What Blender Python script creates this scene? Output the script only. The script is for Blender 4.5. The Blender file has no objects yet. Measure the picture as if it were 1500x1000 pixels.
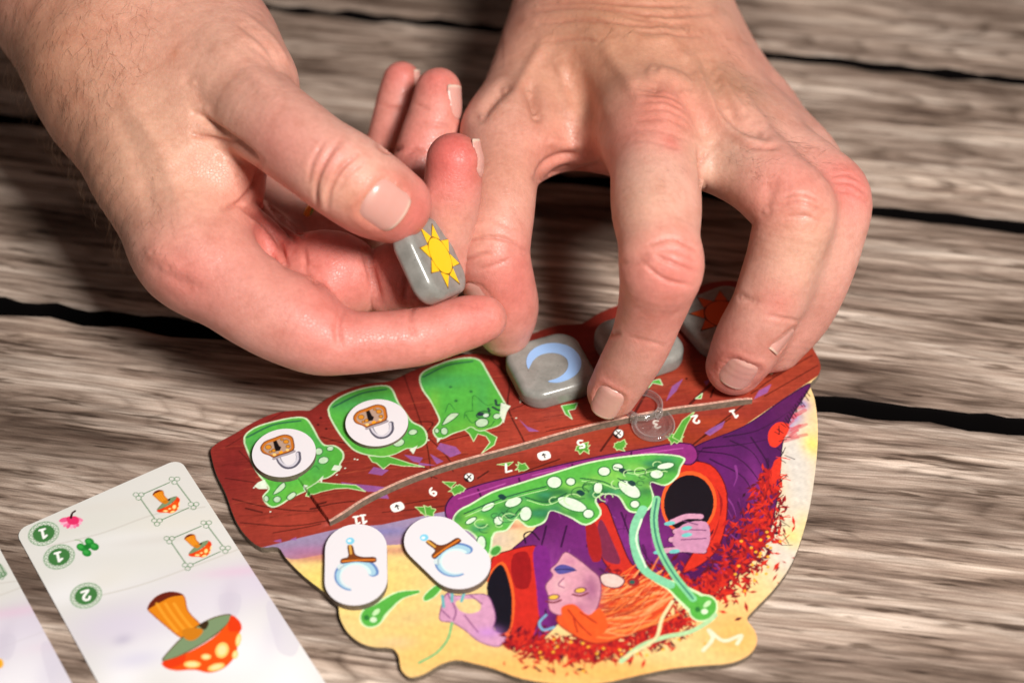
import bpy, math, random
import numpy as np
from mathutils import Vector, Matrix

# ------------------------------------------------------------------ camera
# all working coordinates are millimetres on the table top; MM turns them into metres
MM = 0.001
FPX = 2700.0                       # focal length in photograph pixels (1500 wide)
PITCH = math.radians(46.0)
CAM_H = 357.0
scene = bpy.context.scene
CAMP = np.array([0.0, -CAM_H / math.tan(PITCH), CAM_H])
CF = np.array([0, math.cos(PITCH), -math.sin(PITCH)])
CU = np.array([0, math.sin(PITCH), math.cos(PITCH)])
CR = np.array([1.0, 0, 0])
cam_d = bpy.data.cameras.new('camera')
cam_d.sensor_width = 36.0
cam_d.lens = 36.0 * FPX / 1500.0
cam_d.clip_start = 0.01
cam_d.clip_end = 50
cam_d.dof.use_dof = True
cam_d.dof.focus_distance = 0.462
cam_d.dof.aperture_fstop = 7.0
cam = bpy.data.objects.new('camera', cam_d)
scene.collection.objects.link(cam)
cam.location = CAMP * MM
cam.rotation_euler = (math.pi / 2 - PITCH, 0, 0)
scene.camera = cam

# ------------------------------------------------------------------ light
world = bpy.data.worlds.new('World')
scene.world = world
world.use_nodes = True
wb = world.node_tree.nodes['Background']
wb.inputs[0].default_value = (1.0, 0.92, 0.85, 1)
wb.inputs[1].default_value = 0.042

def area_light(name, loc, target, size, power, col):
    d = bpy.data.lights.new(name, 'AREA')
    d.shape = 'SQUARE'; d.size = size; d.energy = power; d.color = col
    o = bpy.data.objects.new(name, d)
    scene.collection.objects.link(o)
    o.location = loc
    o.rotation_euler = (Vector(target) - Vector(loc)).to_track_quat('-Z', 'Y').to_euler()
    return o
KEYC = (1.0, 0.955, 0.91)
area_light('key_lamp', (0.32, -0.46, 0.74), (0.0, -0.01, 0.0), 0.20, 12.6, KEYC)
area_light('side_fill', (-0.55, -0.35, 0.90), (0.0, 0.0, 0.0), 0.25, 0.35, KEYC)  # weak fill light added on the left, no source seen there

scene.view_settings.view_transform = 'Standard'
scene.view_settings.look = 'None'
scene.view_settings.exposure = 0.0
scene.view_settings.gamma = 1.0
scene.view_settings.use_curve_mapping = False
scene.render.resolution_x, scene.render.resolution_y = 1024, 682

# ------------------------------------------------------------------ helpers
rng = np.random.default_rng(7)
def ray(u, v):
    return CF + CR * (u - 750) / FPX + CU * (500 - v) / FPX
def at(u, v, h=0.0):
    """point at height h (mm) above the table seen at photograph pixel u, v"""
    d = ray(u, v)
    return CAMP + d * ((h - CAMP[2]) / d[2])
def proj(P):
    q = np.asarray(P) - CAMP
    z = q @ CF
    return 750 + FPX * (q @ CR) / z, 500 - FPX * (q @ CU) / z, z
def norm(v):
    v = np.asarray(v, float)
    return v / (np.linalg.norm(v) + 1e-12)

def tag(o, label=None, cat=None, group=None, kind=None):
    if label: o['label'] = label
    if cat: o['category'] = cat
    if group: o['group'] = group
    if kind: o['kind'] = kind
    return o
def link(o, parent=None):
    scene.collection.objects.link(o)
    if parent is not None: o.parent = parent
    return o
def empty(name, loc_mm=(0, 0, 0), rz=0.0):
    o = bpy.data.objects.new(name, None)
    o.empty_display_size = 0.01
    o.location = np.array(loc_mm) * MM
    o.rotation_euler = (0, 0, rz)
    return link(o)
def mesh_obj(name, verts, faces, mats, parent=None, smooth=True, col=None, face_mat=None, scale=MM):
    """verts (n,3) mm, faces: (m,4) / (m,3) array or list of lists"""
    me = bpy.data.meshes.new(name)
    verts = np.asarray(verts, np.float32) * scale
    if isinstance(faces, np.ndarray):
        m, k = faces.shape
        me.vertices.add(len(verts)); me.vertices.foreach_set('co', verts.ravel())
        me.loops.add(m * k); me.loops.foreach_set('vertex_index', faces.astype(np.int32).ravel())
        me.polygons.add(m)
        me.polygons.foreach_set('loop_start', np.arange(0, m * k, k, dtype=np.int32))
        me.polygons.foreach_set('loop_total', np.full(m, k, np.int32))
        me.update(calc_edges=True)
    else:
        me.from_pydata([tuple(v) for v in verts], [], [list(map(int, f)) for f in faces])
    for mm in (mats if isinstance(mats, (list, tuple)) else [mats]): me.materials.append(mm)
    if face_mat is not None: me.polygons.foreach_set('material_index', np.asarray(face_mat, np.int32))
    me.polygons.foreach_set('use_smooth', np.full(len(me.polygons), bool(smooth)))
    if col is not None:
        a = me.color_attributes.new('col', 'FLOAT_COLOR', 'POINT')
        c = np.ones((len(verts), 4), np.float32); c[:, :col.shape[1]] = col
        a.data.foreach_set('color', c.ravel())
    me.update()
    return link(bpy.data.objects.new(name, me), parent)

def new_mat(name):
    m = bpy.data.materials.new(name); m.use_nodes = True
    nt = m.node_tree
    return m, nt, nt.nodes['Principled BSDF']
def nd(nt, typ, **kw):
    n = nt.nodes.new(typ)
    for k, v in kw.items():
        if k in n.inputs: n.inputs[k].default_value = v
        else: setattr(n, k, v)
    return n
def srgb(r, g, b):
    f = lambda c: (c / 12.92 if c <= 0.04045 else ((c + 0.055) / 1.055) ** 2.4)
    return (f(r / 255), f(g / 255), f(b / 255))
def ramp2(nt, fac, stops):
    r = nd(nt, 'ShaderNodeValToRGB')
    e = r.color_ramp.elements
    while len(e) > 1: e.remove(e[-1])
    e[0].position, e[0].color = stops[0][0], (*stops[0][1], 1)
    for p, c in stops[1:]:
        x = e.new(p); x.color = (*c, 1)
    if fac is not None: nt.links.new(fac, r.inputs[0])
    return r
def mixc(nt, a, b, fac, mode='MIX'):
    m = nd(nt, 'ShaderNodeMix', data_type='RGBA', blend_type=mode)
    for s, v in ((m.inputs[0], fac), (m.inputs[6], a), (m.inputs[7], b)):
        if isinstance(v, (int, float)): s.default_value = v
        elif isinstance(v, tuple): s.default_value = (*v, 1)
        else: nt.links.new(v, s)
    return m.outputs[2]
def bump(nt, bs, h, strength, dist, prev=None):
    b = nd(nt, 'ShaderNodeBump')
    b.inputs['Strength'].default_value = strength; b.inputs['Distance'].default_value = dist
    nt.links.new(h, b.inputs['Height'])
    if prev is not None: nt.links.new(prev, b.inputs['Normal'])
    nt.links.new(b.outputs[0], bs.inputs['Normal'])
    return b.outputs[0]
def polydist(U, Wv, pts):
    """distance in pixels from every (U,W) to a polyline"""
    d = np.full(U.shape, 1e9)
    for (x0, y0), (x1, y1) in zip(pts[:-1], pts[1:]):
        dx, dy = x1 - x0, y1 - y0
        t = np.clip(((U - x0) * dx + (Wv - y0) * dy) / (dx * dx + dy * dy + 1e-9), 0, 1)
        d = np.minimum(d, np.hypot(U - x0 - t * dx, Wv - y0 - t * dy))
    return d
def inside_poly(X, Y, poly):
    c = np.zeros(X.shape, bool)
    n = len(poly)
    for i in range(n):
        x0, y0 = poly[i]; x1, y1 = poly[(i + 1) % n]
        if y0 == y1: continue
        c ^= ((y0 > Y) != (y1 > Y)) & (X < (x1 - x0) * (Y - y0) / (y1 - y0) + x0)
    return c
# ------------------------------------------------------------------ table of weathered planks
PA = math.radians(-9.2)
def mk_wood():
    m, nt, bs = new_mat('weathered_wood')
    tc = nd(nt, 'ShaderNodeTexCoord'); oi = nd(nt, 'ShaderNodeObjectInfo')
    off = nd(nt, 'ShaderNodeVectorMath', operation='MULTIPLY'); off.inputs[1].default_value = (37.0, 11.0, 5.0)
    nt.links.new(oi.outputs['Random'], off.inputs[0])
    add = nd(nt, 'ShaderNodeVectorMath', operation='ADD')
    nt.links.new(tc.outputs['Object'], add.inputs[0]); nt.links.new(off.outputs[0], add.inputs[1])
    # slow waviness of the grain
    wv = nd(nt, 'ShaderNodeTexNoise', Scale=9.0, Detail=2.0)
    nt.links.new(add.outputs[0], wv.inputs['Vector'])
    sub = nd(nt, 'ShaderNodeVectorMath', operation='SUBTRACT'); sub.inputs[1].default_value = (0.5, 0.5, 0.5)
    nt.links.new(wv.outputs['Color'], sub.inputs[0])
    sc = nd(nt, 'ShaderNodeVectorMath', operation='MULTIPLY'); sc.inputs[1].default_value = (0.0, 0.007, 0.0)
    nt.links.new(sub.outputs[0], sc.inputs[0])
    ad2 = nd(nt, 'ShaderNodeVectorMath', operation='ADD')
    nt.links.new(add.outputs[0], ad2.inputs[0]); nt.links.new(sc.outputs[0], ad2.inputs[1])
    def stretched(sx, sy, scale, detail, rough=0.6, dist=0.0):
        mp = nd(nt, 'ShaderNodeMapping'); mp.inputs['Scale'].default_value = (sx, sy, 1)
        nt.links.new(ad2.outputs[0], mp.inputs['Vector'])
        n = nd(nt, 'ShaderNodeTexNoise', Scale=scale, Detail=detail, Roughness=rough, Distortion=dist)
        nt.links.new(mp.outputs[0], n.inputs['Vector'])
        return n.outputs['Fac']
    g1 = stretched(13, 230, 1.0, 8.0, 0.66, 0.2)
    g2 = stretched(38, 760, 1.0, 5.0, 0.65)
    g3 = stretched(9, 46, 1.0, 5.0, 0.62, 0.4)
    c1 = ramp2(nt, g1, [(0.32, srgb(112, 94, 83)), (0.42, srgb(160, 140, 126)), (0.52, srgb(198, 179, 164)), (0.62, srgb(222, 206, 192))])
    c2 = ramp2(nt, g2, [(0.36, (0.52, 0.49, 0.47)), (0.47, (0.90, 0.89, 0.88)), (0.57, (1.10, 1.10, 1.10))])
    c3 = ramp2(nt, g3, [(0.34, (0.32, 0.28, 0.26)), (0.44, (0.70, 0.67, 0.65)), (0.52, (0.98, 0.98, 0.98)), (0.64, (1.2, 1.19, 1.17))])
    c = mixc(nt, c1.outputs[0], c2.outputs[0], 0.9, 'MULTIPLY')
    c = mixc(nt, c, c3.outputs[0], 1.0, 'MULTIPLY')
    # growth rings: contour lines of a slow stretched field
    def rings(sx, sy, count, lo, hi):
        f = stretched(sx, sy, 1.0, 2.0, 0.45, 0.0)
        m1 = nd(nt, 'ShaderNodeMath', operation='MULTIPLY'); m1.inputs[1].default_value = count
        nt.links.new(f, m1.inputs[0])
        m2 = nd(nt, 'ShaderNodeMath', operation='FRACT'); nt.links.new(m1.outputs[0], m2.inputs[0])
        return ramp2(nt, m2.outputs[0], [(0.0, lo), (0.10, tuple(0.5 * (a + b) for a, b in zip(lo, hi))), (0.35, hi), (0.8, tuple(1.06 * b for b in hi)), (1.0, lo)])
    wear = stretched(16, 60, 1.0, 3.0, 0.55)
    wr = ramp2(nt, wear, [(0.40, (0.15,) * 3), (0.58, (1, 1, 1))])
    r1_ = rings(3.2, 26, 26.0, (0.40, 0.36, 0.33), (1.03, 1.03, 1.03))
    c = mixc(nt, c, mixc(nt, (1, 1, 1), r1_.outputs[0], wr.outputs[0]), 0.9, 'MULTIPLY')
    r2_ = rings(5.0, 60, 30.0, (0.62, 0.59, 0.57), (1.03, 1.03, 1.03))
    c = mixc(nt, c, r2_.outputs[0], 0.7, 'MULTIPLY')
    # short dark checks in the grain
    g4 = stretched(46, 480, 1.0, 3.0, 0.55, 0.3)
    c4 = ramp2(nt, g4, [(0.34, (0.26, 0.22, 0.19)), (0.41, (1, 1, 1))])
    c = mixc(nt, c, c4.outputs[0], 0.85, 'MULTIPLY')
    # fine cloth-like tooth
    fn = nd(nt, 'ShaderNodeTexNoise', Scale=2600.0, Detail=2.0)
    nt.links.new(tc.outputs['Object'], fn.inputs['Vector'])
    c5 = ramp2(nt, fn.outputs['Fac'], [(0.3, (0.86, 0.85, 0.84)), (0.7, (1.10, 1.10, 1.10))])
    c = mixc(nt, c, c5.outputs[0], 0.8, 'MULTIPLY')
    # plank colour darkens towards the edges
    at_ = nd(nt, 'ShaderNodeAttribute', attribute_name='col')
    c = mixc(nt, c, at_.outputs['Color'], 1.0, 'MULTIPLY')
    pv = ramp2(nt, oi.outputs['Random'], [(0.0, (0.70, 0.68, 0.67)), (1.0, (1.0, 1.0, 1.0))])
    c = mixc(nt, c, pv.outputs[0], 1.0, 'MULTIPLY')
    nt.links.new(c, bs.inputs['Base Color'])
    bs.inputs['Roughness'].default_value = 0.72
    bs.inputs['Specular IOR Level'].default_value = 0.25
    b = bump(nt, bs, g2, 0.5, 0.0006)
    b = bump(nt, bs, g1, 0.5, 0.0012, b)
    bump(nt, bs, fn.outputs['Fac'], 0.25, 0.0001, b)
    return m
wood = mk_wood()
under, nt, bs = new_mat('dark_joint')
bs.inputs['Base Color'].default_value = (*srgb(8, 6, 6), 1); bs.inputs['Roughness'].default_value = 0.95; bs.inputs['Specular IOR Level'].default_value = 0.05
table = mesh_obj('table', [(-700, -620, -9), (700, -620, -9), (700, 700, -9), (-700, 700, -9),
                           (-700, -620, -24), (700, -620, -24), (700, 700, -24), (-700, 700, -24)],
                 [[0, 1, 2, 3], [7, 6, 5, 4], [0, 4, 5, 1], [1, 5, 6, 2], [2, 6, 7, 3], [3, 7, 4, 0]], under, smooth=False)
tag(table, kind='structure')
def plank(q0, q1, x0, x1, g0, g1, seed):
    """one board between the joints q0 and q1 (mm across the table), joint half widths g0, g1"""
    r = np.random.default_rng(seed)
    n = 260
    xs = np.linspace(x0, x1, n)
    def wob(amp):
        y = np.zeros(n)
        for k in range(16): y += np.sin(xs * r.uniform(0.015, 0.5) + r.uniform(0, 6.28)) * amp / 4
        return y
    lo, hi = q0 + g0 + wob(0.7), q1 - g1 + wob(0.7)
    rows, edge_tone = [], []
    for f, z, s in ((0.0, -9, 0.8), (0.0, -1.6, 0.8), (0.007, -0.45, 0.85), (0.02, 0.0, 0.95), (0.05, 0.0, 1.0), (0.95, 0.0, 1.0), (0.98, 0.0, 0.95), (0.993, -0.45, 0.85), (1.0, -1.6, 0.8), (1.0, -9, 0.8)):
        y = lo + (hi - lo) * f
        rows.append(np.c_[xs, y, np.full(n, z)]); edge_tone.append(np.full(n, s))
    V = np.concatenate(rows); S = np.concatenate(edge_tone)
    idx = np.arange(len(V)).reshape(len(rows), n)
    Fq = np.stack([idx[:-1, :-1], idx[:-1, 1:], idx[1:, 1:], idx[1:, :-1]], -1).reshape(-1, 4)
    ctr = np.array([0, (q0 + q1) / 2, 0])
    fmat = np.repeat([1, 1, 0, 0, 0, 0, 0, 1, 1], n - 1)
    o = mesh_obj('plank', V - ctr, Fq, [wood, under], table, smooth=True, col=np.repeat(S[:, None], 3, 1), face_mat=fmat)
    o.rotation_euler = (0, 0, PA)
    R = np.array([[math.cos(PA), -math.sin(PA)], [math.sin(PA), math.cos(PA)]])
    o.location = (*(R @ ctr[:2] * MM), 0)
    return o
JQ = [-594, -520, -447, -372, -298, -224, -151, -8.6, 68.7, 137.5, 211, 284, 357, 430, 502, 575]
JG = {-8.6: 2.2, 68.7: 1.7, 137.5: 1.6}
for i in range(len(JQ) - 1):
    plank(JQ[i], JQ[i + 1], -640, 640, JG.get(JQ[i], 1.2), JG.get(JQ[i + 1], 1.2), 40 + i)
# ------------------------------------------------------------------ hands: one continuous surface each,
# grown round the bones as a smooth union of tapered, bent chains
def smin(a, b, k):
    h = np.maximum(k - np.abs(a - b), 0.0) / k
    return np.minimum(a, b) - h * h * k * 0.25
def catmull(P, n=5):
    """centripetal-ish spline through the rows of P (any dimension)"""
    P = np.asarray(P, float)
    Q = np.vstack([2 * P[0] - P[1], P, 2 * P[-1] - P[-2]])
    out = []
    for i in range(1, len(Q) - 2):
        p0, p1, p2, p3 = Q[i - 1:i + 3]
        d0, d1, d2 = [max(np.linalg.norm(b[:3] - a[:3]) ** 0.5, 1e-6) for a, b in ((p0, p1), (p1, p2), (p2, p3))]
        m1 = (p2 - p1) - (p2 - p0) * d1 / (d0 + d1) + (p1 - p0) * d1 / d0 * 1.0
        m1 = d1 * ((p1 - p0) / d0 - (p2 - p0) / (d0 + d1) + (p2 - p1) / d1)
        m2 = d1 * ((p2 - p1) / d1 - (p3 - p1) / (d1 + d2) + (p3 - p2) / d2)
        for t in np.arange(n) / n:
            a = 2 * t ** 3 - 3 * t ** 2 + 1; b = t ** 3 - 2 * t ** 2 + t
            c = -2 * t ** 3 + 3 * t ** 2; e = t ** 3 - t ** 2
            out.append(a * p1 + b * m1 + c * p2 + e * m2)
    out.append(Q[-2])
    return np.array(out)
class Body:
    def __init__(s, dz=0.0): s.g = []; s.dz = dz
    def seg(s, a, b, ra, rb, k=3.0, flat=None, fs=1.0):
        s.add(np.array([list(a) + [ra], list(b) + [rb]], float), k, flat, fs)
    def add(s, C, k, flat=None, fs=1.0):
        C = np.asarray(C, np.float32)
        r = C[:, 3].max() + 14
        s.g.append((C, np.float32(k), None if flat is None else norm(flat).astype(np.float32), np.float32(fs),
                    C[:, :3].min(0) - r, C[:, :3].max(0) + r))
    def chain(s, pts, k=8.0, n=5):
        """pts: rows (u, v, height, radius)"""
        Q = np.array([list(at(p[0], p[1], p[2] + s.dz)) + [p[3]] for p in pts])
        C = catmull(Q, n)
        s.add(C, k)
        return Q
    def sdf(s, X):
        X = np.asarray(X, np.float32)
        D = np.full(len(X), 60.0, np.float32)
        for C, k, fl, fs, lo, hi in s.g:
            m = np.all((X > lo) & (X < hi), 1)
            if not m.any(): continue
            Y = X if m.all() else X[m]
            d = None
            for i in range(len(C) - 1):
                a, b = C[i], C[i + 1]
                ba = b[:3] - a[:3]
                pa = Y - a[:3]
                t = np.clip(pa @ ba / (ba @ ba + 1e-9), 0, 1)
                w = pa - t[:, None] * ba
                if fl is not None:
                    w = w + ((w @ fl) * (fs - 1))[:, None] * fl
                e = np.sqrt(np.einsum('ij,ij->i', w, w)) - (a[3] + (b[3] - a[3]) * t)
                d = e if d is None else np.minimum(d, e)
            if m.all(): D = smin(D, d, k)
            else: D[m] = smin(D[m], d, k)
        return D
    def grad(s, X, e=0.2):
        g = np.empty((len(X), 3))
        d0 = s.sdf(X)
        for i in range(3):
            o = np.zeros(3); o[i] = e
            g[:, i] = (s.sdf(X + o) - d0) / e
        return g, d0
    def surface(s, h=1.2, sub=1):
        lo = np.min([g[4] for g in s.g], 0) + 9; hi = np.max([g[5] for g in s.g], 0) - 9
        bs_ = 8
        n = (np.ceil((hi - lo) / h / bs_).astype(int)) * bs_ + 1
        ax = [lo[i] + h * np.arange(n[i]) for i in range(3)]
        D = np.empty(n, np.float32)
        # coarse look first, then only the blocks the skin runs through
        nb = (n - 1) // bs_
        cx = np.stack(np.meshgrid(*[lo[i] + h * bs_ * (np.arange(nb[i]) + 0.5) for i in range(3)], indexing='ij'), -1)
        cd = s.sdf(cx.reshape(-1, 3)).reshape(nb)
        near = np.abs(cd) < h * bs_ * 0.95 + 3
        D[:] = np.pad(np.repeat(np.repeat(np.repeat(cd, bs_, 0), bs_, 1), bs_, 2), ((0, 1),) * 3, mode='edge')
        B = np.argwhere(near)
        loc = np.stack(np.meshgrid(*[np.arange(bs_ + 1)] * 3, indexing='ij'), -1).reshape(-1, 3)
        for c0 in range(0, len(B), 400):
            I = (B[c0:c0 + 400, None] * bs_ + loc[None]).reshape(-1, 3)
            D[tuple(I.T)] = s.sdf(lo + h * I)
        ins = D < 0
        c = np.zeros(np.array(n) - 1, np.int8)
        for dx in (0, 1):
            for dy in (0, 1):
                for dz in (0, 1):
                    c += ins[dx:n[0] - 1 + dx, dy:n[1] - 1 + dy, dz:n[2] - 1 + dz]
        act = (c > 0) & (c < 8)
        idx = -np.ones(act.shape, np.int64)
        cells = np.argwhere(act); idx[act] = np.arange(len(cells))
        acc = np.zeros((len(cells), 3)); cnt = np.zeros(len(cells))
        E = []
        for ai in range(3):
            o = np.eye(3, dtype=int)[ai]
            A = ins[tuple(slice(0, n[k] - o[k]) for k in range(3))]
            Bq = ins[tuple(slice(o[k], n[k]) for k in range(3))]
            e = np.argwhere(A != Bq)
            da = D[tuple(e.T)]; db = D[tuple((e + o).T)]
            pos = e + (da / (da - db))[:, None] * o
            u, v = [k for k in range(3) if k != ai]
            if ai == 1: u, v = v, u
            ok = np.ones(len(e), bool); quad = []
            for (su, sv) in ((0, 0), (-1, 0), (-1, -1), (0, -1)):
                q = e.copy(); q[:, u] += su; q[:, v] += sv
                ok &= np.all((q >= 0) & (q < np.array(n) - 1), 1)
                quad.append(np.clip(q, 0, np.array(n) - 2))
            ids = np.stack([idx[tuple(q.T)] for q in quad], 1)[ok]
            pos = pos[ok]; flip = da[ok] < 0
            for k in range(4):
                for j in range(3): acc[:, j] += np.bincount(ids[:, k], pos[:, j], len(cells))
                cnt += np.bincount(ids[:, k], minlength=len(cells))
            ids[~flip] = ids[~flip][:, ::-1]
            E.append(ids)
        V = lo + h * acc / cnt[:, None]
        Fq = np.concatenate(E)
        V = s.project(V)
        for k in range(sub):
            V, Fq = subdivide(V, Fq)
            V = s.project(V)
        return V, Fq
    def project(s, V):
        g, d = s.grad(V)
        st = (d / ((g * g).sum(1) + 1e-6))[:, None] * g
        L = np.linalg.norm(st, axis=1, keepdims=True)
        return V - st * np.minimum(1, 1.0 / (L + 1e-9))
    def hit(s, u, v, t0=200.0):
        d = norm(ray(u, v)); t = t0
        for _ in range(250):
            e = s.sdf((CAMP + d * t)[None])[0]
            t += min(e, 8.0) * 0.7
            if abs(e) < 0.01: break
        x = CAMP + d * t
        return x, norm(s.grad(x[None])[0][0])
def subdivide(V, F):
    e = np.concatenate([F[:, [0, 1]], F[:, [1, 2]], F[:, [2, 3]], F[:, [3, 0]]])
    es = np.sort(e, 1)
    key = es[:, 0] * len(V) + es[:, 1]
    uq, first, inv = np.unique(key, return_index=True, return_inverse=True)
    em = (V[es[first, 0]] + V[es[first, 1]]) / 2
    fc = V[F].mean(1)
    nv, ne = len(V), len(uq)
    a, b, d, g = inv.reshape(4, -1) + nv
    c = np.arange(len(F)) + nv + ne
    Q = np.concatenate([np.stack([F[:, 0], a, c, g], 1), np.stack([F[:, 1], b, c, a], 1),
                        np.stack([F[:, 2], d, c, b], 1), np.stack([F[:, 3], g, c, d], 1)])
    return np.concatenate([V, em, fc]), Q
def vnormals(V, F):
    n = np.cross(V[F[:, 2]] - V[F[:, 0]], V[F[:, 3]] - V[F[:, 1]])
    N = np.zeros_like(V)
    for k in range(4):
        for j in range(3): N[:, j] += np.bincount(F[:, k], n[:, j], len(V))
    return N / (np.linalg.norm(N, axis=1, keepdims=True) + 1e-12)
# ---- the left hand of the player (back up, fingertips on the board)
def build_left():
    B = Body()
    W = at
    up = np.array([0, 0.15, 1.0])
    B.add(catmull([list(W(905, -420, 46)) + [33], list(W(912, -200, 48)) + [31.5], list(W(916, -60, 50)) + [28.5], list(W(918, 40, 50)) + [27]], 4), 8, up, 1.35)
    # metacarpals
    B.chain([(885, 30, 50, 14), (925, 120, 54, 13), (958, 200, 55, 11.5)], 14)
    B.chain([(915, 30, 51, 14), (985, 115, 53, 12), (1050, 192, 50, 11)], 12)
    B.chain([(950, 30, 48, 14), (1040, 115, 47, 11.5), (1112, 192, 43, 10)], 12)
    B.chain([(985, 30, 44, 13), (1060, 105, 39, 10.5), (1116, 172, 34, 9)], 12)
    # flesh of the palm
    B.chain([(880, 90, 34, 14), (1000, 200, 38, 11)], 14)
    B.chain([(990, 80, 30, 13), (1080, 180, 31, 9)], 14)
    # ball of the thumb, web
    B.chain([(838, 40, 42, 15), (785, 120, 43, 13), (750, 195, 43, 11)], 14)
    B.chain([(765, 200, 38, 7), (850, 210, 40, 7), (935, 215, 43, 9)], 11)
    # fingers
    B.chain([(956, 195, 55, 11.6), (960, 245, 56.5, 11.4), (962, 310, 56, 11.0), (966, 350, 55, 10.2), (970, 385, 53, 10.3), (963, 420, 46, 9.2), (952, 462, 37, 8.1), (940, 498, 29.5, 7.6), (919, 538, 20, 7.3), (897, 574, 12, 6.6)], 9)
    B.chain([(1048, 192, 49, 11), (1085, 232, 52, 10.8), (1130, 272, 54.5, 10.2), (1162, 308, 53, 10.2), (1152, 365, 44.5, 9.4), (1136, 415, 36.5, 9.0), (1120, 455, 30, 8.6), (1096, 500, 20, 8.8), (1077, 536, 11.5, 7.6)], 9)
    B.chain([(1110, 195, 43, 9.6), (1150, 228, 45, 9.0), (1195, 258, 47, 8.8), (1225, 290, 46, 9.0), (1218, 350, 39, 8.4), (1200, 410, 30, 8.0), (1175, 460, 20, 7.6), (1140, 508, 10.5, 6.4)], 8)
    B.chain([(1114, 176, 34, 8.6), (1158, 205, 36, 8.2), (1198, 250, 36, 7.6), (1200, 310, 27, 7), (1170, 375, 10, 6.0)], 8)
    B.chain([(750, 195, 43, 10.8), (738, 250, 43, 9.6), (731, 310, 40, 9.0), (722, 372, 34, 9.3), (730, 415, 26, 9.2), (738, 452, 18, 9.0), (740, 484, 11.5, 7.0)], 10)
    return B
# ---- the right hand (thumb on top, stone between thumb and index finger)
def build_right():
    A = Body(-7.0)
    W = lambda u, v, h: at(u, v, h - 7.0)
    fl = (0.25, -0.75, 0.6)
    A.add(catmull([list(W(-80, -420, 78)) + [34], list(W(40, -190, 75)) + [33], list(W(140, -20, 70)) + [30.5], list(W(205, 85, 66)) + [28]], 4), 8, fl, 1.25)
    # metacarpals
    A.chain([(195, 120, 64, 22), (225, 230, 58, 18), (258, 320, 53, 14.5), (282, 375, 51, 12.2)], 14)
    A.chain([(235, 140, 52, 18), (298, 275, 40, 12), (362, 374, 36, 10)], 12)
    A.chain([(255, 125, 40, 16), (330, 250, 27, 11), (398, 335, 24, 9.5)], 11)
    A.chain([(270, 110, 30, 15), (350, 205, 23, 11), (425, 280, 20, 9)], 11)
    # ball of the thumb, web between thumb and index
    A.chain([(235, 60, 64, 21), (290, 95, 69, 18), (345, 135, 74, 12.5)], 14)
    A.chain([(230, 150, 64, 16), (285, 215, 63, 12), (328, 252, 60, 9.5)], 11)
    A.chain([(265, 260, 58, 12), (300, 300, 54, 10)], 9)
    A.chain([(320, 340, 42, 9), (375, 350, 36, 8), (398, 362, 35, 6)], 6)
    A.chain([(262, 20, 66, 15), (310, 60, 69, 13), (350, 122, 74, 12)], 14)
    # fingers
    A.chain([(345, 138, 74, 12.5), (385, 170, 77.5, 11.2), (425, 200, 78.5, 10.6), (462, 228, 78, 10.3), (502, 256, 75.5, 10.9), (542, 282, 71, 10.5), (576, 301, 66, 9.2)], 3.5)
    A.chain([(280, 370, 51, 12.2), (325, 408, 49, 11.8), (385, 450, 46, 11.2), (432, 472, 44, 11.0), (470, 492, 42, 9.6), (505, 501, 41, 7.9), (560, 500, 40, 7.3), (610, 494, 39.5, 7.2), (655, 481, 39, 6.9), (690, 471, 38.5, 6.4), (708, 467, 38.5, 5.6)], 8)
    A.chain([(362, 374, 36, 10), (432, 394, 36, 9.0), (488, 404, 39, 11.4), (547, 414, 35, 7.4), (590, 409, 38, 10.2), (632, 402, 38, 8.6), (650, 350, 47, 7.2), (661, 290, 57, 7.5), (666, 236, 65, 7.2)], 8)
    A.chain([(398, 335, 24, 9.5), (450, 342, 28, 8.6), (520, 340, 34, 8.0), (585, 318, 36, 7.6), (606, 270, 41, 7.2), (622, 215, 47, 7.2), (638, 162, 53, 7.0), (642, 134, 56, 6.3)], 8)
    A.chain([(425, 280, 20, 9), (480, 262, 25, 7.4), (540, 232, 30, 6.4), (564, 215, 35, 5.9), (574, 180, 41, 5.7), (583, 142, 46, 5.7), (588, 118, 49, 5.2)], 8)
    return A
# ------------------------------------------------------------------ skin, nails, hair
skin_mat, nt, bs = new_mat('skin')
vc = nd(nt, 'ShaderNodeVertexColor', layer_name='col')
tc = nd(nt, 'ShaderNodeTexCoord')
n1 = nd(nt, 'ShaderNodeTexNoise', Scale=170.0, Detail=5.0, Roughness=0.6)
n2 = nd(nt, 'ShaderNodeTexNoise', Scale=900.0, Detail=3.0)
vo = nd(nt, 'ShaderNodeTexVoronoi', feature='DISTANCE_TO_EDGE', Scale=1100.0)
for n in (n1, n2, vo): nt.links.new(tc.outputs['Object'], n.inputs['Vector'])
r1 = ramp2(nt, n1.outputs['Fac'], [(0.32, (0.80, 0.66, 0.60)), (0.5, (0.96, 0.94, 0.93)), (0.70, (1.10, 1.13, 1.12))])
c = mixc(nt, vc.outputs[0], r1.outputs[0], 0.5, 'MULTIPLY')
r2 = ramp2(nt, n2.outputs['Fac'], [(0.3, (0.86, 0.80, 0.78)), (0.7, (1.06, 1.05, 1.05))])
c = mixc(nt, c, r2.outputs[0], 0.5, 'MULTIPLY')
nt.links.new(c, bs.inputs['Base Color'])
rr = ramp2(nt, n2.outputs['Fac'], [(0.3, (0.36,) * 3), (0.7, (0.54,) * 3)])
nt.links.new(rr.outputs[0], bs.inputs['Roughness'])
bs.inputs['Specular IOR Level'].default_value = 0.45
bs.inputs['Subsurface Weight'].default_value = 0.30
bs.inputs['Subsurface Radius'].default_value = (1.0, 0.32, 0.18)
bs.inputs['Subsurface Scale'].default_value = 0.0022
rv = ramp2(nt, vo.outputs['Distance'], [(0.0, (0, 0, 0)), (0.10, (1, 1, 1))])
b1 = bump(nt, bs, rv.outputs[0], 0.45, 0.00008)
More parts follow.
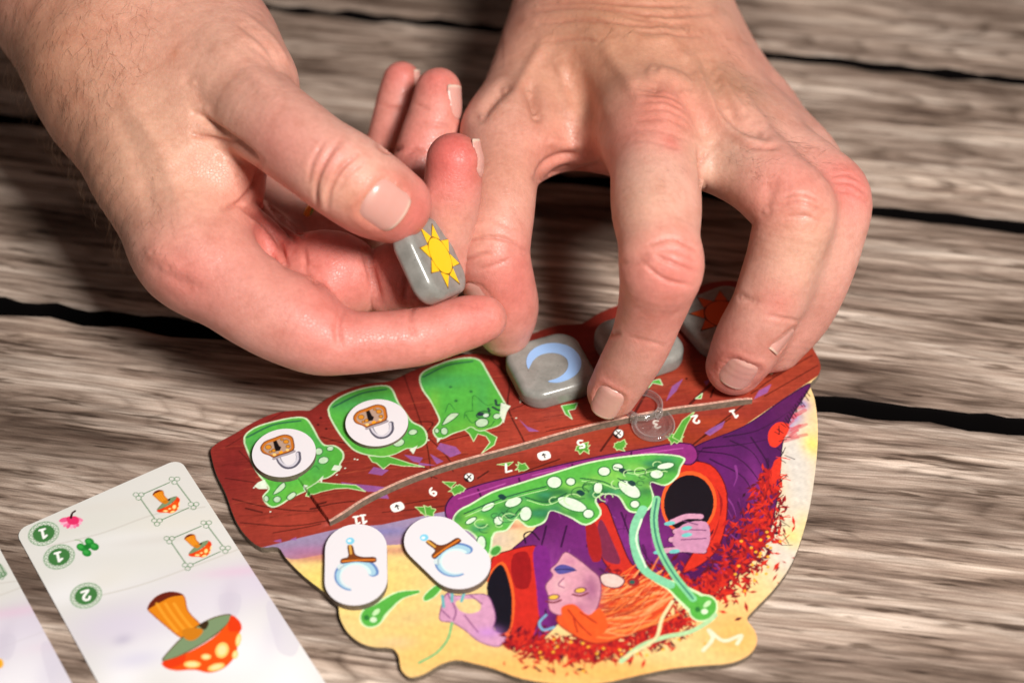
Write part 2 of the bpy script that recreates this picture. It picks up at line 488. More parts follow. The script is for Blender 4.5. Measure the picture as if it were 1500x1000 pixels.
bump(nt, bs, n1.outputs['Fac'], 0.35, 0.0005, b1)

nail_mat, nt, bs = new_mat('nail')
vc = nd(nt, 'ShaderNodeVertexColor', layer_name='col')
nt.links.new(vc.outputs[0], bs.inputs['Base Color'])
bs.inputs['Roughness'].default_value = 0.30
bs.inputs['Subsurface Weight'].default_value = 0.3
bs.inputs['Subsurface Radius'].default_value = (1.0, 0.4, 0.3)
bs.inputs['Subsurface Scale'].default_value = 0.0012
hair_mat, nt, bs = new_mat('hair')
bs.inputs['Base Color'].default_value = (*srgb(84, 58, 38), 1)
bs.inputs['Roughness'].default_value = 0.45

SKIN = np.array(srgb(217, 165, 149))
PINK = np.array(srgb(217, 136, 124))
RED = np.array(srgb(212, 106, 99))
def make_hand(body, label, strokes, blobs, nails, hairs, group=None):
    V, Fq = body.surface(1.05, 1)
    N = vnormals(V, Fq)
    # what the chisel can reach from the front
    def reach():
        U, Wv, Z = proj(V)
        cell = (np.clip(Wv / 4, -200, 400).astype(int) + 200) * 2000 + np.clip(U / 4, -400, 800).astype(int) + 400
        zb = np.full(2000 * 700, 1e9); np.minimum.at(zb, cell, Z)
        vis = (Z < zb[cell] + 3.5)
        face = -np.einsum('ij,ij->i', N, norm(CF)[None].repeat(len(V), 0))
        return U, Wv, vis & (face > 0.02)
    U, Wv, vis = reach()
    disp = np.zeros(len(V)); crease = np.zeros(len(V))
    for pts, w, dep in strokes:
        pts = np.array(pts, float)
        if len(pts) > 2: pts = catmull(np.c_[pts, np.zeros(len(pts))], 5)[:, :2]
        lo, hi = pts.min(0) - 4 * w, pts.max(0) + 4 * w
        m = np.where(vis & (U > lo[0]) & (U < hi[0]) & (Wv > lo[1]) & (Wv < hi[1]))[0]
        if len(m) == 0: continue
        d = polydist(U[m], Wv[m], pts)
        # fade the ends
        e = np.minimum(np.hypot(U[m] - pts[0][0], Wv[m] - pts[0][1]), np.hypot(U[m] - pts[-1][0], Wv[m] - pts[-1][1]))
        L = np.hypot(*(pts[-1] - pts[0])) + 1
        f = np.clip(0.35 + e / (0.25 * L), 0, 1)
        if dep < 0 and w < 5:
            w = max(w, 2.7); dep *= 1.7 if dep > -0.45 else 1.2
            am = (np.exp(-(d / (w * 0.8)) ** 2) * f * min(0.45, -dep * 0.5))
            crease[m] = np.maximum(crease[m], am)
        disp[m] += dep * np.exp(-(d / w) ** 2) * f
    # soft unevenness of flesh
    nz = np.zeros(len(V))
    r = np.random.default_rng(3)
    for k in range(26):
        q = r.normal(size=3); q = q / np.linalg.norm(q) * r.uniform(0.10, 0.42)
        nz += np.sin(V @ q + r.uniform(0, 6.28)) * 0.035
    disp += nz
    col = np.tile(SKIN, (len(V), 1))
    ph = np.zeros(len(V))
    for k in range(14):
        q = r.normal(size=3); q = q / np.linalg.norm(q) * r.uniform(0.05, 0.25)
        ph += np.sin(V @ q + r.uniform(0, 6.28)) / 5.0
    a = np.clip(0.22 + 0.22 * ph, 0, 0.55)[:, None]
    col = col * (1 - a) + PINK * a
    for (u, v, rad, c, amt) in blobs:
        x, n = body.hit(u, v)
        d2 = ((V - x) ** 2).sum(1)
        a = (min(1.0, amt * 1.25) * np.exp(-d2 / (2 * rad * rad)))[:, None]
        col = col * (1 - a) + np.array(c) * a
    col = col * (1 - crease[:, None]) + np.array(srgb(176, 92, 76)) * crease[:, None]
    # nails
    plates = []
    for (uc, vc_, ut, vt, wid, leng, nov) in nails:
        x0, n = body.hit(uc, vc_)
        if nov is None:
            x1 = body.hit(ut, vt)[0]
            t = x1 - x0
        else:                                   # (across, up, towards) seen from the front, and the finger's radius
            axp = x0 - n * nov[3]
            n = norm(CR * nov[0] + CU * nov[1] - CF * nov[2])
            x0 = axp + n * nov[3]
            for _ in range(80): x0 = x0 - n * body.sdf(x0[None])[0] * 0.6
            t = CR * (ut - uc) - CU * (vt - vc_)
        t = norm(t - n * (t @ n)); s_ = np.cross(n, t)
        ga = np.linspace(-1, 1, 21); gb = np.linspace(-1, 1, 25)
        Aa, Bb = np.meshgrid(ga, gb, indexing='ij')
        hw = wid / 2 * np.where(Bb < -0.35, np.sqrt(np.clip(1 - ((-Bb - 0.35) / 0.72) ** 2, 0.03, 1)), 1.0)
        hw = hw * np.where(Bb > 0.6, np.sqrt(np.clip(1 - ((Bb - 0.6) / 0.62) ** 2 * 0.8, 0.05, 1)), 1.0)
        pos = x0 + s_ * (Aa * hw)[..., None] + t * (Bb * leng / 2)[..., None]
        flat = pos.reshape(-1, 3) + n * 1.0
        o = flat.copy()
        for _ in range(30): o = o - n * np.clip(body.sdf(o), -1, 1)[:, None] * 0.7
        zs = ((o - pos.reshape(-1, 3)) @ n).reshape(Aa.shape)
        kx = np.searchsorted(gb, 0.35)
        slope = (zs[:, kx] - zs[:, kx - 6]) / (gb[kx] - gb[kx - 6])
        slope = np.clip(slope, -1.0, 0.4)
        zz = zs.copy()
        for j in range(kx, 25): zz[:, j] = zs[:, kx] + slope * (gb[j] - gb[kx]) * 0.8
        cyl = -(Aa * hw) ** 2 / (wid * 1.15)
        mid = zz[10:11, :]
        zz = 0.55 * zz + 0.45 * (mid + cyl)
        lift = (0.34 if nov is None else 0.16) - 0.55 * np.abs(Aa) ** 6 - 0.45 * np.clip((-Bb - 0.75) / 0.25, 0, 1)
        pts = pos + n * (zz + lift)[..., None]
        fid = np.arange(21 * 25).reshape(21, 25)
        fq = np.stack([fid[:-1, :-1], fid[1:, :-1], fid[1:, 1:], fid[:-1, 1:]], -1).reshape(-1, 4)
        # underside, so that the plate has an edge
        pv = pts.reshape(-1, 3); pv2 = pv - n * 0.3
        fq2 = fq[:, ::-1] + len(pv)
        rim = np.concatenate([fid[:, 0], fid[-1, 1:], fid[-2::-1, -1], fid[0, -2:0:-1]])
        rn = np.roll(rim, -1)
        fr = np.stack([rim, rn, rn + len(pv), rim + len(pv)], 1)[:, ::-1]
        nc = np.tile(np.array(srgb(214, 156, 144)), (len(pv), 1)).reshape(21, 25, 3)
        wf = np.clip((Bb - 0.84 + 0.06 * Aa ** 2) / 0.10, 0, 1)[..., None] * 0.75
        nc = nc * (1 - wf) + np.array(srgb(230, 202, 182)) * wf
        lf = np.clip(1 - np.hypot(Aa / 0.7, (Bb + 0.95) / 0.4), 0, 1)[..., None] * 0.7
        nc = nc * (1 - lf) + np.array(srgb(222, 176, 162)) * lf
        nc = nc.reshape(-1, 3)
        plates.append((np.concatenate([pv, pv2]), np.concatenate([fq, fq2, fr]), np.concatenate([nc, nc])))
        # bed and folds in the skin
        d = V - x0
        da, db, dn = d @ s_ / (wid / 2), d @ t / (leng / 2), d @ n
        m = (np.abs(dn) < 5) & (N @ n > 0.3)
        rho = (np.abs(da) ** 3.2 + np.abs(db) ** 3.2) ** (1 / 3.2)
        bed = np.where(rho < 1.0, -0.28, 0.0)
        fold = (0.24 if nov is None else 0.0) * np.exp(-((rho - 1.22) / 0.14) ** 2) * np.clip(1.0 - (db - 0.2) / 0.4, 0, 1)
        disp[m] += (bed + fold)[m]
        am = (np.exp(-((rho - 1.15) / 0.18) ** 2) * 0.35 * m)[:, None]
        col = col * (1 - am) + np.array(srgb(200, 112, 96)) * am
    V = V + N * disp[:, None]
    o = mesh_obj('hand', V, Fq, skin_mat, col=col)
    tag(o, label, 'hand')
    for pv, pf, pc in plates:
        mesh_obj('fingernail', pv, pf, nail_mat, o, col=pc)
    # hair
    hv, hf = [], []
    r = np.random.default_rng(11)
    for (poly, count, ddir, lmin, lmax, edge) in hairs:
        poly = np.array(poly, float)
        ins = inside_poly(U, Wv, poly)
        nface = -N @ CF
        cand = np.where(ins & vis & ((nface < 0.45) if edge else True))[0]
        if len(cand) == 0: continue
        pick = r.choice(cand, min(count, len(cand)), replace=False)
        for i in pick:
            p, n = V[i], N[i]
            ang = math.atan2(ddir[1], ddir[0]) + r.normal(0, 0.45)
            w3 = CR * math.cos(ang) - CU * math.sin(ang)
            w3 = norm(w3 - n * (w3 @ n))
            sd = np.cross(n, w3) * r.normal(0, 0.35)
            Lh = r.uniform(lmin, lmax); th = r.uniform(0.017, 0.03)
            lift = r.uniform(0.15, 0.5) + (0.45 if edge else 0)
            pts = [p + w3 * Lh * q + n * (Lh * lift * math.sin(q * 2.4) * 0.6 - 0.1) + sd * Lh * q * q for q in (0, 0.25, 0.5, 0.75, 1.0)]
            b0 = len(hv)
            for j, x in enumerate(pts):
                tq = th * (1 - 0.8 * j / 4)
                e1 = np.cross(w3, n)
                for k in range(3):
                    a = k * 2.094
                    hv.append(x + tq * (math.cos(a) * e1 + math.sin(a) * n))
            for j in range(4):
                for k in range(3):
                    hf.append([b0 + j * 3 + k, b0 + j * 3 + (k + 1) % 3, b0 + j * 3 + 3 + (k + 1) % 3, b0 + j * 3 + 3 + k])
    if hv:
        h = mesh_obj('hair', np.array(hv), np.array(hf), hair_mat, o)
        h['kind'] = 'stuff'
    return o
PALE = np.array(srgb(222, 178, 152))
left_strokes = [
    # index finger, middle joint
    ([(952, 358), (984, 349), (1020, 366)], 2.6, -0.35), ([(960, 374), (987, 386), (1020, 398)], 2.6, -0.42),
    ([(944, 386), (972, 408), (1012, 418)], 2.4, -0.32), ([(965, 366), (990, 368), (1018, 382)], 2.2, -0.25),
    ([(908, 388), (930, 384), (944, 378)], 6, -0.6), ([(893, 490), (905, 488)], 4, -0.5),
    ([(985, 383), (990, 384)], 18, 0.5),
    # index knuckle
    ([(958, 106), (975, 108), (1000, 118), (1010, 132)], 9, 1.3), ([(938, 128), (958, 131)], 8, -0.8),
    ([(930, 140), (965, 142), (1000, 150)], 2.2, -0.18), ([(936, 152), (970, 153), (1004, 162)], 2.2, -0.2),
    ([(936, 163), (975, 165), (1008, 176)], 2.2, -0.2), ([(930, 176), (975, 178), (1012, 190)], 2.2, -0.16),
    ([(925, 190), (965, 193), (1010, 205)], 2.2, -0.14), ([(918, 205), (960, 208), (1000, 218)], 2.2, -0.12),
    ([(972, 160), (978, 175)], 22, 1.0),
    # tendons and veins on the back, plus dips standing in for shadows
    ([(1012, 88), (1030, 130), (1052, 175), (1085, 203), (1115, 212)], 8.5, 1.5),
    ([(1052, 110), (1072, 145), (1092, 172)], 8, 1.1), ([(1080, 128), (1100, 160), (1125, 190)], 7, 0.9),
    ([(1000, 135), (1022, 170), (1042, 205)], 11, -1.4), ([(1062, 160), (1085, 185), (1120, 197)], 8, -1.3),
    ([(1035, 90), (1050, 125)], 8, -0.7),
    ([(880, 60), (915, 110), (945, 150)], 12, 0.8), ([(840, 95), (860, 150), (880, 195)], 14, -0.9),
    ([(820, 90), (830, 140), (838, 175)], 9, 0.7),
    ([(776, 132), (782, 150), (788, 168)], 9, -2.2), ([(738, 128), (722, 145), (702, 170)], 9, -1.6),  # dips carved to stand for the other hand's soft fingertip shadows
    ([(800, 60), (770, 110), (752, 150)], 9, 0.8),
    ([(960, 30), (990, 70), (1005, 95)], 9, 0.7), ([(880, 25), (930, 55), (985, 60)], 7, 0.4),
    # web
    ([(788, 262), (800, 240), (822, 228), (850, 225)], 6, -1.4), ([(800, 272), (815, 252), (838, 244)], 5, -1.0),
    ([(832, 270), (848, 252), (878, 242)], 5, -1.0), ([(800, 205), (822, 212), (845, 218)], 9, 0.9),
    # fold beside the middle finger
    ([(1026, 215), (1029, 245), (1030, 280)], 4, -0.9), ([(1036, 222), (1031, 240)], 3, -0.4),
    ([(1085, 214), (1110, 217), (1140, 214)], 4, -0.6),
    # wrist folds
    ([(775, 18), (830, 10), (900, 14), (960, 22), (1040, 20)], 4, -0.5), ([(790, 34), (850, 30), (910, 34), (1000, 40)], 3.5, -0.35),
    ([(800, 62), (840, 58), (880, 62)], 3, -0.3), ([(790, 6), (850, 2), (930, 6), (1010, 8)], 3.5, -0.4),
    ([(900, 20), (950, 30), (1010, 36)], 3, -0.3), ([(930, 44), (975, 50), (1030, 54)], 3, -0.25),
    # thumb joint
    ([(672, 356), (715, 347), (745, 352), (768, 366)], 2.6, -0.4), ([(676, 384), (700, 374), (718, 370)], 2.4, -0.35),
    ([(684, 322), (720, 322), (744, 332)], 2.2, -0.2), ([(700, 395), (730, 386), (745, 380)], 2.0, -0.2),
    ([(752, 366), (770, 370)], 5, -0.5),
    # middle and ring finger joints
    ([(1138, 302), (1168, 297), (1206, 310)], 2.4, -0.3), ([(1144, 290), (1170, 284), (1198, 294)], 2.2, -0.2),
    ([(1150, 318), (1176, 316), (1206, 326)], 2.2, -0.2), ([(1172, 290), (1178, 296)], 16, 0.6),
    ([(1084, 434), (1096, 440), (1104, 441)], 6, -0.5), ([(1190, 380), (1180, 420)], 10, 0.2),
    ([(1220, 268), (1245, 268), (1268, 282)], 2.2, -0.3), ([(1222, 280), (1246, 282), (1270, 296)], 2.2, -0.25),
    ([(1218, 258), (1240, 255), (1258, 264)], 2.0, -0.2), ([(1185, 300), (1195, 330)], 8, 0.2),
    ([(1125, 462), (1150, 466), (1170, 470)], 2.4, -0.25), ([(1130, 270), (1120, 310)], 10, -0.6),
    ([(925, 494), (950, 500), (975, 508)], 2.2, -0.15),
]
left_blobs = [
    (985, 150, 7, srgb(222, 128, 118), 0.75), (978, 180, 7, srgb(222, 132, 120), 0.55), (985, 208, 2.0, srgb(205, 96, 92), 0.6),
    (905, 205, 5, PINK, 0.5), (988, 385, 6, RED, 0.65), (985, 370, 7, PINK, 0.5), (1172, 298, 8, RED, 0.55),
    (1120, 290, 5, PINK, 0.5), (1245, 272, 7, RED, 0.6), (885, 575, 6, PINK, 0.6), (1060, 540, 8, PINK, 0.7), (1140, 440, 4, RED, 0.4),
    (930, 430, 9, PINK, 0.4), (740, 455, 9, PINK, 0.7), (760, 400, 8, RED, 0.4), (800, 215, 7, PINK, 0.5), (850, 240, 9, RED, 0.45),
    (935, 300, 9, PALE, 0.4), (1045, 240, 8, PALE, 0.6), (870, 90, 18, srgb(200, 150, 122), 0.5), (1180, 360, 9, PALE, 0.5),
    (920, 0, 25, srgb(196, 142, 108), 0.5), (1060, 120, 9, srgb(190, 138, 108), 0.5), (1060, 238, 6, srgb(150, 140, 132), 0.22),
    (782, 150, 4, srgb(150, 90, 70), 0.35), (730, 250, 9, srgb(196, 138, 112), 0.4),  # the first, dark spot paints a fingertip's cast shadow into the skin
]
left_nails = [(889, 591, 872, 606, 7.6, 9.5, None), (1083, 549, 1066, 572, 9.2, 10.5, None), (1146, 508, 1128, 532, 6.6, 8.0, (0.72, -0.35, 0.6, 6.8)),
              (734, 468, 738, 500, 10.0, 11.0, (-0.62, -0.1, 0.78, 8))]
left_hairs = [([(1050, 195), (1100, 200), (1150, 245), (1120, 275), (1050, 230)], 45, (1, 0.5), 2.5, 5, False),
              ([(1150, 200), (1230, 235), (1225, 255), (1150, 225)], 40, (1, 0.35), 2.5, 5, False),
              ([(770, -20), (1065, -20), (1065, 45), (760, 45)], 120, (0.3, 1), 3, 6, False),
              ([(930, 240), (1000, 240), (1000, 300), (930, 300)], 16, (0.3, 1), 1.5, 3, False),
              ([(1020, 40), (1090, 60), (1140, 200), (1080, 150)], 70, (0.5, 1), 2.5, 5, False)]
right_strokes = [
    # thumb joint
    ([(490, 214), (473, 243), (463, 274), (464, 302)], 3.2, -0.55), ([(522, 226), (497, 250), (483, 280), (479, 306)], 3.2, -0.6),
    ([(508, 212), (486, 244), (474, 274), (472, 304)], 6, 0.55), ([(506, 218), (485, 246), (472, 278)], 1.8, -0.2),
    ([(534, 236), (508, 258), (494, 284)], 2.2, -0.18), ([(474, 208), (458, 238), (452, 268)], 2.6, -0.22),
    # web under the thumb
    ([(285, 166), (310, 184), (345, 208), (380, 236)], 5, -1.6), ([(282, 197), (310, 203), (345, 212)], 3.5, -0.7),
    ([(380, 244), (374, 268), (352, 296), (328, 306)], 4.5, -0.9), ([(320, 232), (348, 258)], 16, 0.6),
    ([(352, 300), (385, 330), (410, 360), (418, 388)], 4, -1.0), ([(375, 295), (408, 322), (432, 352)], 4, -0.9),
    ([(395, 300), (425, 330), (445, 345)], 3.5, -0.7), ([(365, 318), (392, 348), (405, 376)], 7, 0.7),
    # index finger bends
    ([(504, 448), (495, 474), (497, 506)], 5.5, -0.8), ([(605, 446), (601, 468), (607, 492)], 4.5, -0.3),
    ([(440, 375), (470, 405), (498, 448)], 5, -0.4), ([(520, 470), (590, 465)], 14, 0.3), ([(630, 462), (700, 450)], 12, 0.25),
    # pads of the middle finger
    ([(536, 372), (546, 405), (554, 440)], 6, -1.4), ([(598, 400), (592, 440)], 4, -0.6), ([(445, 365), (450, 400), (470, 420)], 4, -0.6),
    # knuckle at the back edge
    ([(238, 392), (255, 408), (285, 425)], 9, -0.4), ([(225, 370), (248, 392)], 12, 0.6), ([(265, 410), (310, 428)], 9, -0.25),
    # tendons at the thumb root
    ([(345, 30), (385, 62), (412, 100)], 5, -0.7), ([(355, 20), (398, 55), (424, 95)], 4, 0.5), ([(360, 62), (395, 88), (415, 120)], 5, -0.5),
    ([(300, 60), (350, 90), (400, 140)], 12, 0.7), ([(165, 165), (200, 230), (225, 320)], 14, -0.5), ([(190, 150), (240, 230), (275, 330)], 13, 0.6),
    ([(280, 120), (300, 160)], 14, -0.5),
    # ring and little finger creases
    ([(598, 224), (608, 220), (618, 222)], 3.2, -0.5), ([(608, 152), (626, 158)], 3, -0.25), ([(552, 212), (568, 222), (586, 216)], 3.2, -0.8),
    ([(558, 155), (590, 160)], 3, -0.3), ([(612, 180), (660, 186)], 4, -0.18),
]
right_blobs = [
    (588, 105, 6, RED, 0.55), (640, 118, 6, RED, 0.6), (665, 215, 7, RED, 0.75), (655, 250, 8, RED, 0.5), (575, 335, 9, RED, 0.55), (545, 345, 8, PINK, 0.5),
    (612, 315, 6, RED, 0.45), (690, 455, 8, RED, 0.65), (640, 470, 10, PINK, 0.6), (560, 490, 12, PINK, 0.6), (495, 390, 10, RED, 0.5),
    (575, 400, 9, PINK, 0.6), (265, 400, 8, RED, 0.4), (470, 470, 9, RED, 0.35), (380, 330, 9, RED, 0.5), (350, 250, 8, RED, 0.45), (420, 350, 9, RED, 0.45),
    (575, 190, 7, PINK, 0.6), (625, 190, 7, PINK, 0.6), (600, 240, 7, RED, 0.4), (470, 275, 4, PALE, 0.4), (487, 240, 4, RED, 0.35), (530, 285, 6, PALE, 0.4),
    (545, 300, 5, srgb(205, 122, 90), 0.35), (256, 79, 0.9, srgb(196, 92, 40), 0.9), (256, 79, 4, PINK, 0.3), (390, 220, 7, PINK, 0.5),
    (300, 250, 9, PALE, 0.35), (60, 80, 26, srgb(200, 142, 108), 0.55), (150, 240, 18, srgb(192, 138, 108), 0.5), (330, 60, 16, PALE, 0.3),
    (230, 200, 14, PALE, 0.4), (350, 400, 12, PINK, 0.35),
]
right_nails = [(566, 302, 590, 318, 11.6, 11.0, None), (646, 142, 652, 100, 8.0, 9.5, (0.97, 0.05, 0.16, 6)), (668, 228, 670, 185, 8.0, 9.5, (0.98, 0.1, -0.12, 6.5)),
               (592, 118, 598, 80, 6.0, 7.0, (0.96, 0.15, 0.0, 4.8))]
right_hairs = [([(-20, -20), (240, -20), (200, 120), (120, 200), (-20, 60)], 420, (0.35, 1), 3, 7, False),
               ([(-20, 60), (120, 100), (230, 240), (280, 420), (180, 400), (-20, 120)], 200, (0.2, 1), 3, 7, False),
               ([(-30, 40), (60, 120), (230, 330), (240, 420), (100, 300), (-30, 120)], 130, (-0.25, 1), 4, 9, True)]
left_hand = make_hand(build_left(), 'bare hand seen from the back, fingertips pressed on the red board beside the moon stone',
                      left_strokes, left_blobs, left_nails, left_hairs)
right_hand = make_hand(build_right(), 'bare hand with a hairy forearm, thumb uppermost, pinching the sun stone',
                       right_strokes, right_blobs, right_nails, right_hairs)
# ------------------------------------------------------------------ printing: flat artwork laid down in code, carried as the
# colour of the printed surface
class Print:
    """a sheet lying at height z (mm); shapes are given in photograph pixels and laid on that plane"""
    def __init__(s, z, lo, hi, step=0.2, ss=2):
        s.z, s.step, s.ss = z, step, ss
        s.lo = np.array(lo, float)
        s.n = np.ceil((np.array(hi) - lo) / step).astype(int) + 1
        c = step / ss
        s.c = c
        s.w = s.n * ss
        s.x = s.lo[0] + (np.arange(s.w[0]) + 0.5) * c - step / 2
        s.y = s.lo[1] + (np.arange(s.w[1]) + 0.5) * c - step / 2
        s.img = np.zeros((s.w[1], s.w[0], 3), np.float32)
    def T(s, pts):
        return np.array([at(u, v, s.z)[:2] for u, v in pts])
    def box(s, P, m):
        i0 = np.searchsorted(s.x, P[:, 0].min() - m); i1 = np.searchsorted(s.x, P[:, 0].max() + m)
        j0 = np.searchsorted(s.y, P[:, 1].min() - m); j1 = np.searchsorted(s.y, P[:, 1].max() + m)
        return slice(j0, j1), slice(i0, i1)
    def lay(s, sl, mask, col, a=1.0):
        if mask.size == 0: return
        A = (mask * a)[..., None].astype(np.float32)
        s.img[sl] = s.img[sl] * (1 - A) + np.array(srgb(*col), np.float32) * A
    def fill(s, pts, col, smooth=True, a=1.0, edge=None, ew=0.3, mm=False, n=4):
        P = np.array(pts, float) if mm else s.T(pts)
        if smooth: P = closed(P, n)
        sl = s.box(P, 0.2)
        X, Y = np.meshgrid(s.x[sl[1]], s.y[sl[0]])
        if X.size == 0: return
        m = inside_poly(X, Y, P)
        s.lay(sl, m, col, a)
        if edge: s.line(np.vstack([P, P[:1]]), edge, ew, mm=True, smooth=False)
    def line(s, pts, col, w=0.3, a=1.0, mm=False, smooth=True, taper=False):
        P = np.array(pts, float) if mm else s.T(pts)
        if smooth and len(P) > 2: P = catmull(np.c_[P, np.zeros(len(P))], 5)[:, :2]
        sl = s.box(P, w)
        X, Y = np.meshgrid(s.x[sl[1]], s.y[sl[0]])
        if X.size == 0: return
        if taper:
            d = np.full(X.shape, 1e9); nn = len(P) - 1
            for i in range(nn):
                ww = w * (1 - 0.85 * i / nn)
                d = np.minimum(d, polydist(X, Y, P[i:i + 2]) / ww)
            s.lay(sl, d < 0.5, col, a)
        else:
            s.lay(sl, polydist(X, Y, P) < w / 2, col, a)
    def ell(s, u, v, rx, ry, ang, col, a=1.0, edge=None, ew=0.3):
        """ellipse given in pixels, angle in degrees in the picture"""
        t = np.linspace(0, 2 * math.pi, 25)[:-1]; q = math.radians(ang)
        x, y = rx * np.cos(t), ry * np.sin(t)
        s.fill(np.c_[u + x * math.cos(q) - y * math.sin(q), v + x * math.sin(q) + y * math.cos(q)], col, False, a, edge, ew)
    def soft(s, u, v, ru, rv, col, a, m=None):
        """airbrushed spot of pigment"""
        c = s.T([(u, v), (u + ru, v), (u, v + rv)])
        e1, e2 = c[1] - c[0], c[2] - c[0]
        R = max(np.linalg.norm(e1), np.linalg.norm(e2)) * 2.2
        sl = s.box(c[:1], R)
        X, Y = np.meshgrid(s.x[sl[1]] - c[0, 0], s.y[sl[0]] - c[0, 1])
        if X.size == 0: return
        k1 = (X * e1[0] + Y * e1[1]) / (e1 @ e1); k2 = (X * e2[0] + Y * e2[1]) / (e2 @ e2)
        e = np.exp(-(k1 ** 2 + k2 ** 2))
        s.lay(sl, e if m is None else e * m[sl], col, a)
    def noise(s, amt, fx, fy, ang=0.0, seed=0, mask=None, waves=14):
        r = np.random.default_rng(seed)
        X, Y = np.meshgrid(s.x.astype(np.float32), s.y.astype(np.float32))
        c_, s_ = math.cos(ang), math.sin(ang)
        A, B = X * c_ + Y * s_, -X * s_ + Y * c_
        z = np.zeros(X.shape, np.float32)
        for k in range(waves):
            z += np.sin(A * np.float32(r.normal(0, fx)) + B * np.float32(r.normal(0, fy)) + np.float32(r.uniform(0, 6.28)))
        z = z / math.sqrt(waves / 2)
        f = 1 + amt * z
        if mask is not None: f = np.where(mask, f, 1)
        s.img *= f[..., None].astype(np.float32)
    def values(s):
        q = s.img.reshape(s.n[1], s.ss, s.n[0], s.ss, 3).mean((1, 3))
        return np.clip(q, 0, 1)
def closed(P, n=4):
    P = np.asarray(P, float)
    Q = np.vstack([P[-2:], P, P[:3]])
    C = catmull(np.c_[Q, np.zeros(len(Q))], n)[:, :2]
    return C[2 * n: 2 * n + len(P) * n]
def nearest_on(poly, X):
    best = np.full(len(X), 1e18); out = X.copy()
    n = len(poly)
    for i in range(n):
        a, b = poly[i], poly[(i + 1) % n]
        ab = b - a
        t = np.clip((X - a) @ ab / (ab @ ab + 1e-12), 0, 1)
        q = a + t[:, None] * ab
        d = ((X - q) ** 2).sum(1)
        m = d < best
        best[m] = d[m]; out[m] = q[m]
    return out
print_mats = {}
def print_mat(name, rough=0.35, bumpy=0.0, coat=0.0):
    m, nt, bs = new_mat(name)
    vc = nd(nt, 'ShaderNodeVertexColor', layer_name='col')
    nt.links.new(vc.outputs[0], bs.inputs['Base Color'])
    bs.inputs['Roughness'].default_value = rough
    bs.inputs['Specular IOR Level'].default_value = 0.4
    bs.inputs['Coat Weight'].default_value = coat
    bs.inputs['Coat Roughness'].default_value = 0.25
    if bumpy:
        tc = nd(nt, 'ShaderNodeTexCoord')
        # linen finish of printed card
        w1 = nd(nt, 'ShaderNodeTexNoise', Scale=1600.0, Detail=2.0)
        nt.links.new(tc.outputs['Object'], w1.inputs['Vector'])
        bump(nt, bs, w1.outputs['Fac'], bumpy, 0.0001)
    return m
def flat_mat(name, col, rough=0.5, noise=None, **kw):
    m, nt, bs = new_mat(name)
    bs.inputs['Base Color'].default_value = (*col, 1)
    bs.inputs['Roughness'].default_value = rough
    if noise:
        tc = nd(nt, 'ShaderNodeTexCoord')
        n = nd(nt, 'ShaderNodeTexNoise', Scale=noise[0], Detail=4.0)
        nt.links.new(tc.outputs['Object'], n.inputs['Vector'])
        lo = tuple(c * (1 - noise[1]) for c in col); hi = tuple(min(1, c * (1 + noise[1])) for c in col)
        r = ramp2(nt, n.outputs['Fac'], [(0.35, lo), (0.65, hi)])
        nt.links.new(r.outputs[0], bs.inputs['Base Color'])
    return m
def sheet(name, pr, poly, mat, parent=None, zfun=None):
    """printed face: fine grid cut to the outline poly (mm), colours from the print pr"""
    nx, ny = pr.n
    X, Y = np.meshgrid(pr.lo[0] + pr.step * np.arange(nx), pr.lo[1] + pr.step * np.arange(ny))
    ins = inside_poly(X, Y, poly)
    c = ins[:-1, :-1].astype(int) + ins[1:, :-1] + ins[:-1, 1:] + ins[1:, 1:]
    keep = c >= 1
    idx = np.arange(nx * ny).reshape(ny, nx)
    F = np.stack([idx[:-1, :-1], idx[:-1, 1:], idx[1:, 1:], idx[1:, :-1]], -1)[keep]
    used = np.zeros(nx * ny, bool); used[F.ravel()] = True
    V = np.c_[X.ravel(), Y.ravel()]
    out = used & ~ins.ravel()
    V[out] = nearest_on(poly, V[out])
    remap = -np.ones(nx * ny, int); remap[used] = np.arange(used.sum())
    V = V[used]; C = pr.values().reshape(-1, 3)[used]
    z = np.full(len(V), pr.z) if zfun is None else zfun(V)
    return mesh_obj(name, np.c_[V, z], remap[F], mat, parent, col=C)
def wall(name, poly, z0, z1, mat, parent=None, grow=0.0, bottom=True, ztop=None):
    """edge of a card or board: upright band along the outline with a floor"""
    n = len(poly)
    zt = np.full(n, z1) if ztop is None else ztop
    V = np.vstack([np.c_[poly, np.full(n, z0)], np.c_[poly, zt]])
    i = np.arange(n); j = (i + 1) % n
    area = np.sum(poly[:, 0] * np.roll(poly[:, 1], -1) - poly[:, 1] * np.roll(poly[:, 0], -1))
    F = [[a, b, b + n, a + n] if area > 0 else [b, a, a + n, b + n] for a, b in zip(i, j)]
    if bottom: F.append(list(range(n))[::-1] if area > 0 else list(range(n)))
    return mesh_obj(name, V, F, mat, parent, smooth=False)
DIG = {'1': [[(-.25, .3), (.1, .5), (.1, -.5)], [(-.2, -.5), (.35, -.5)]], '2': [[(-.35, .25), (-.2, .48), (.15, .48), (.33, .2), (.1, -.1), (-.35, -.48), (.38, -.48)]],
       '3': [[(-.3, .42), (.1, .5), (.32, .25), (-.02, .02), (.34, -.22), (.1, -.5), (-.33, -.4)]], '5': [[(.3, .48), (-.25, .48), (-.28, .08), (.1, .12), (.33, -.18), (.1, -.48), (-.32, -.4)]],
       '7': [[(-.33, .48), (.35, .48), (-.05, -.5)]], '9': [[(.3, .2), (.05, .5), (-.3, .25), (-.1, -.02), (.25, .05), (.32, .2), (.25, -.25), (-.1, -.5)]]}
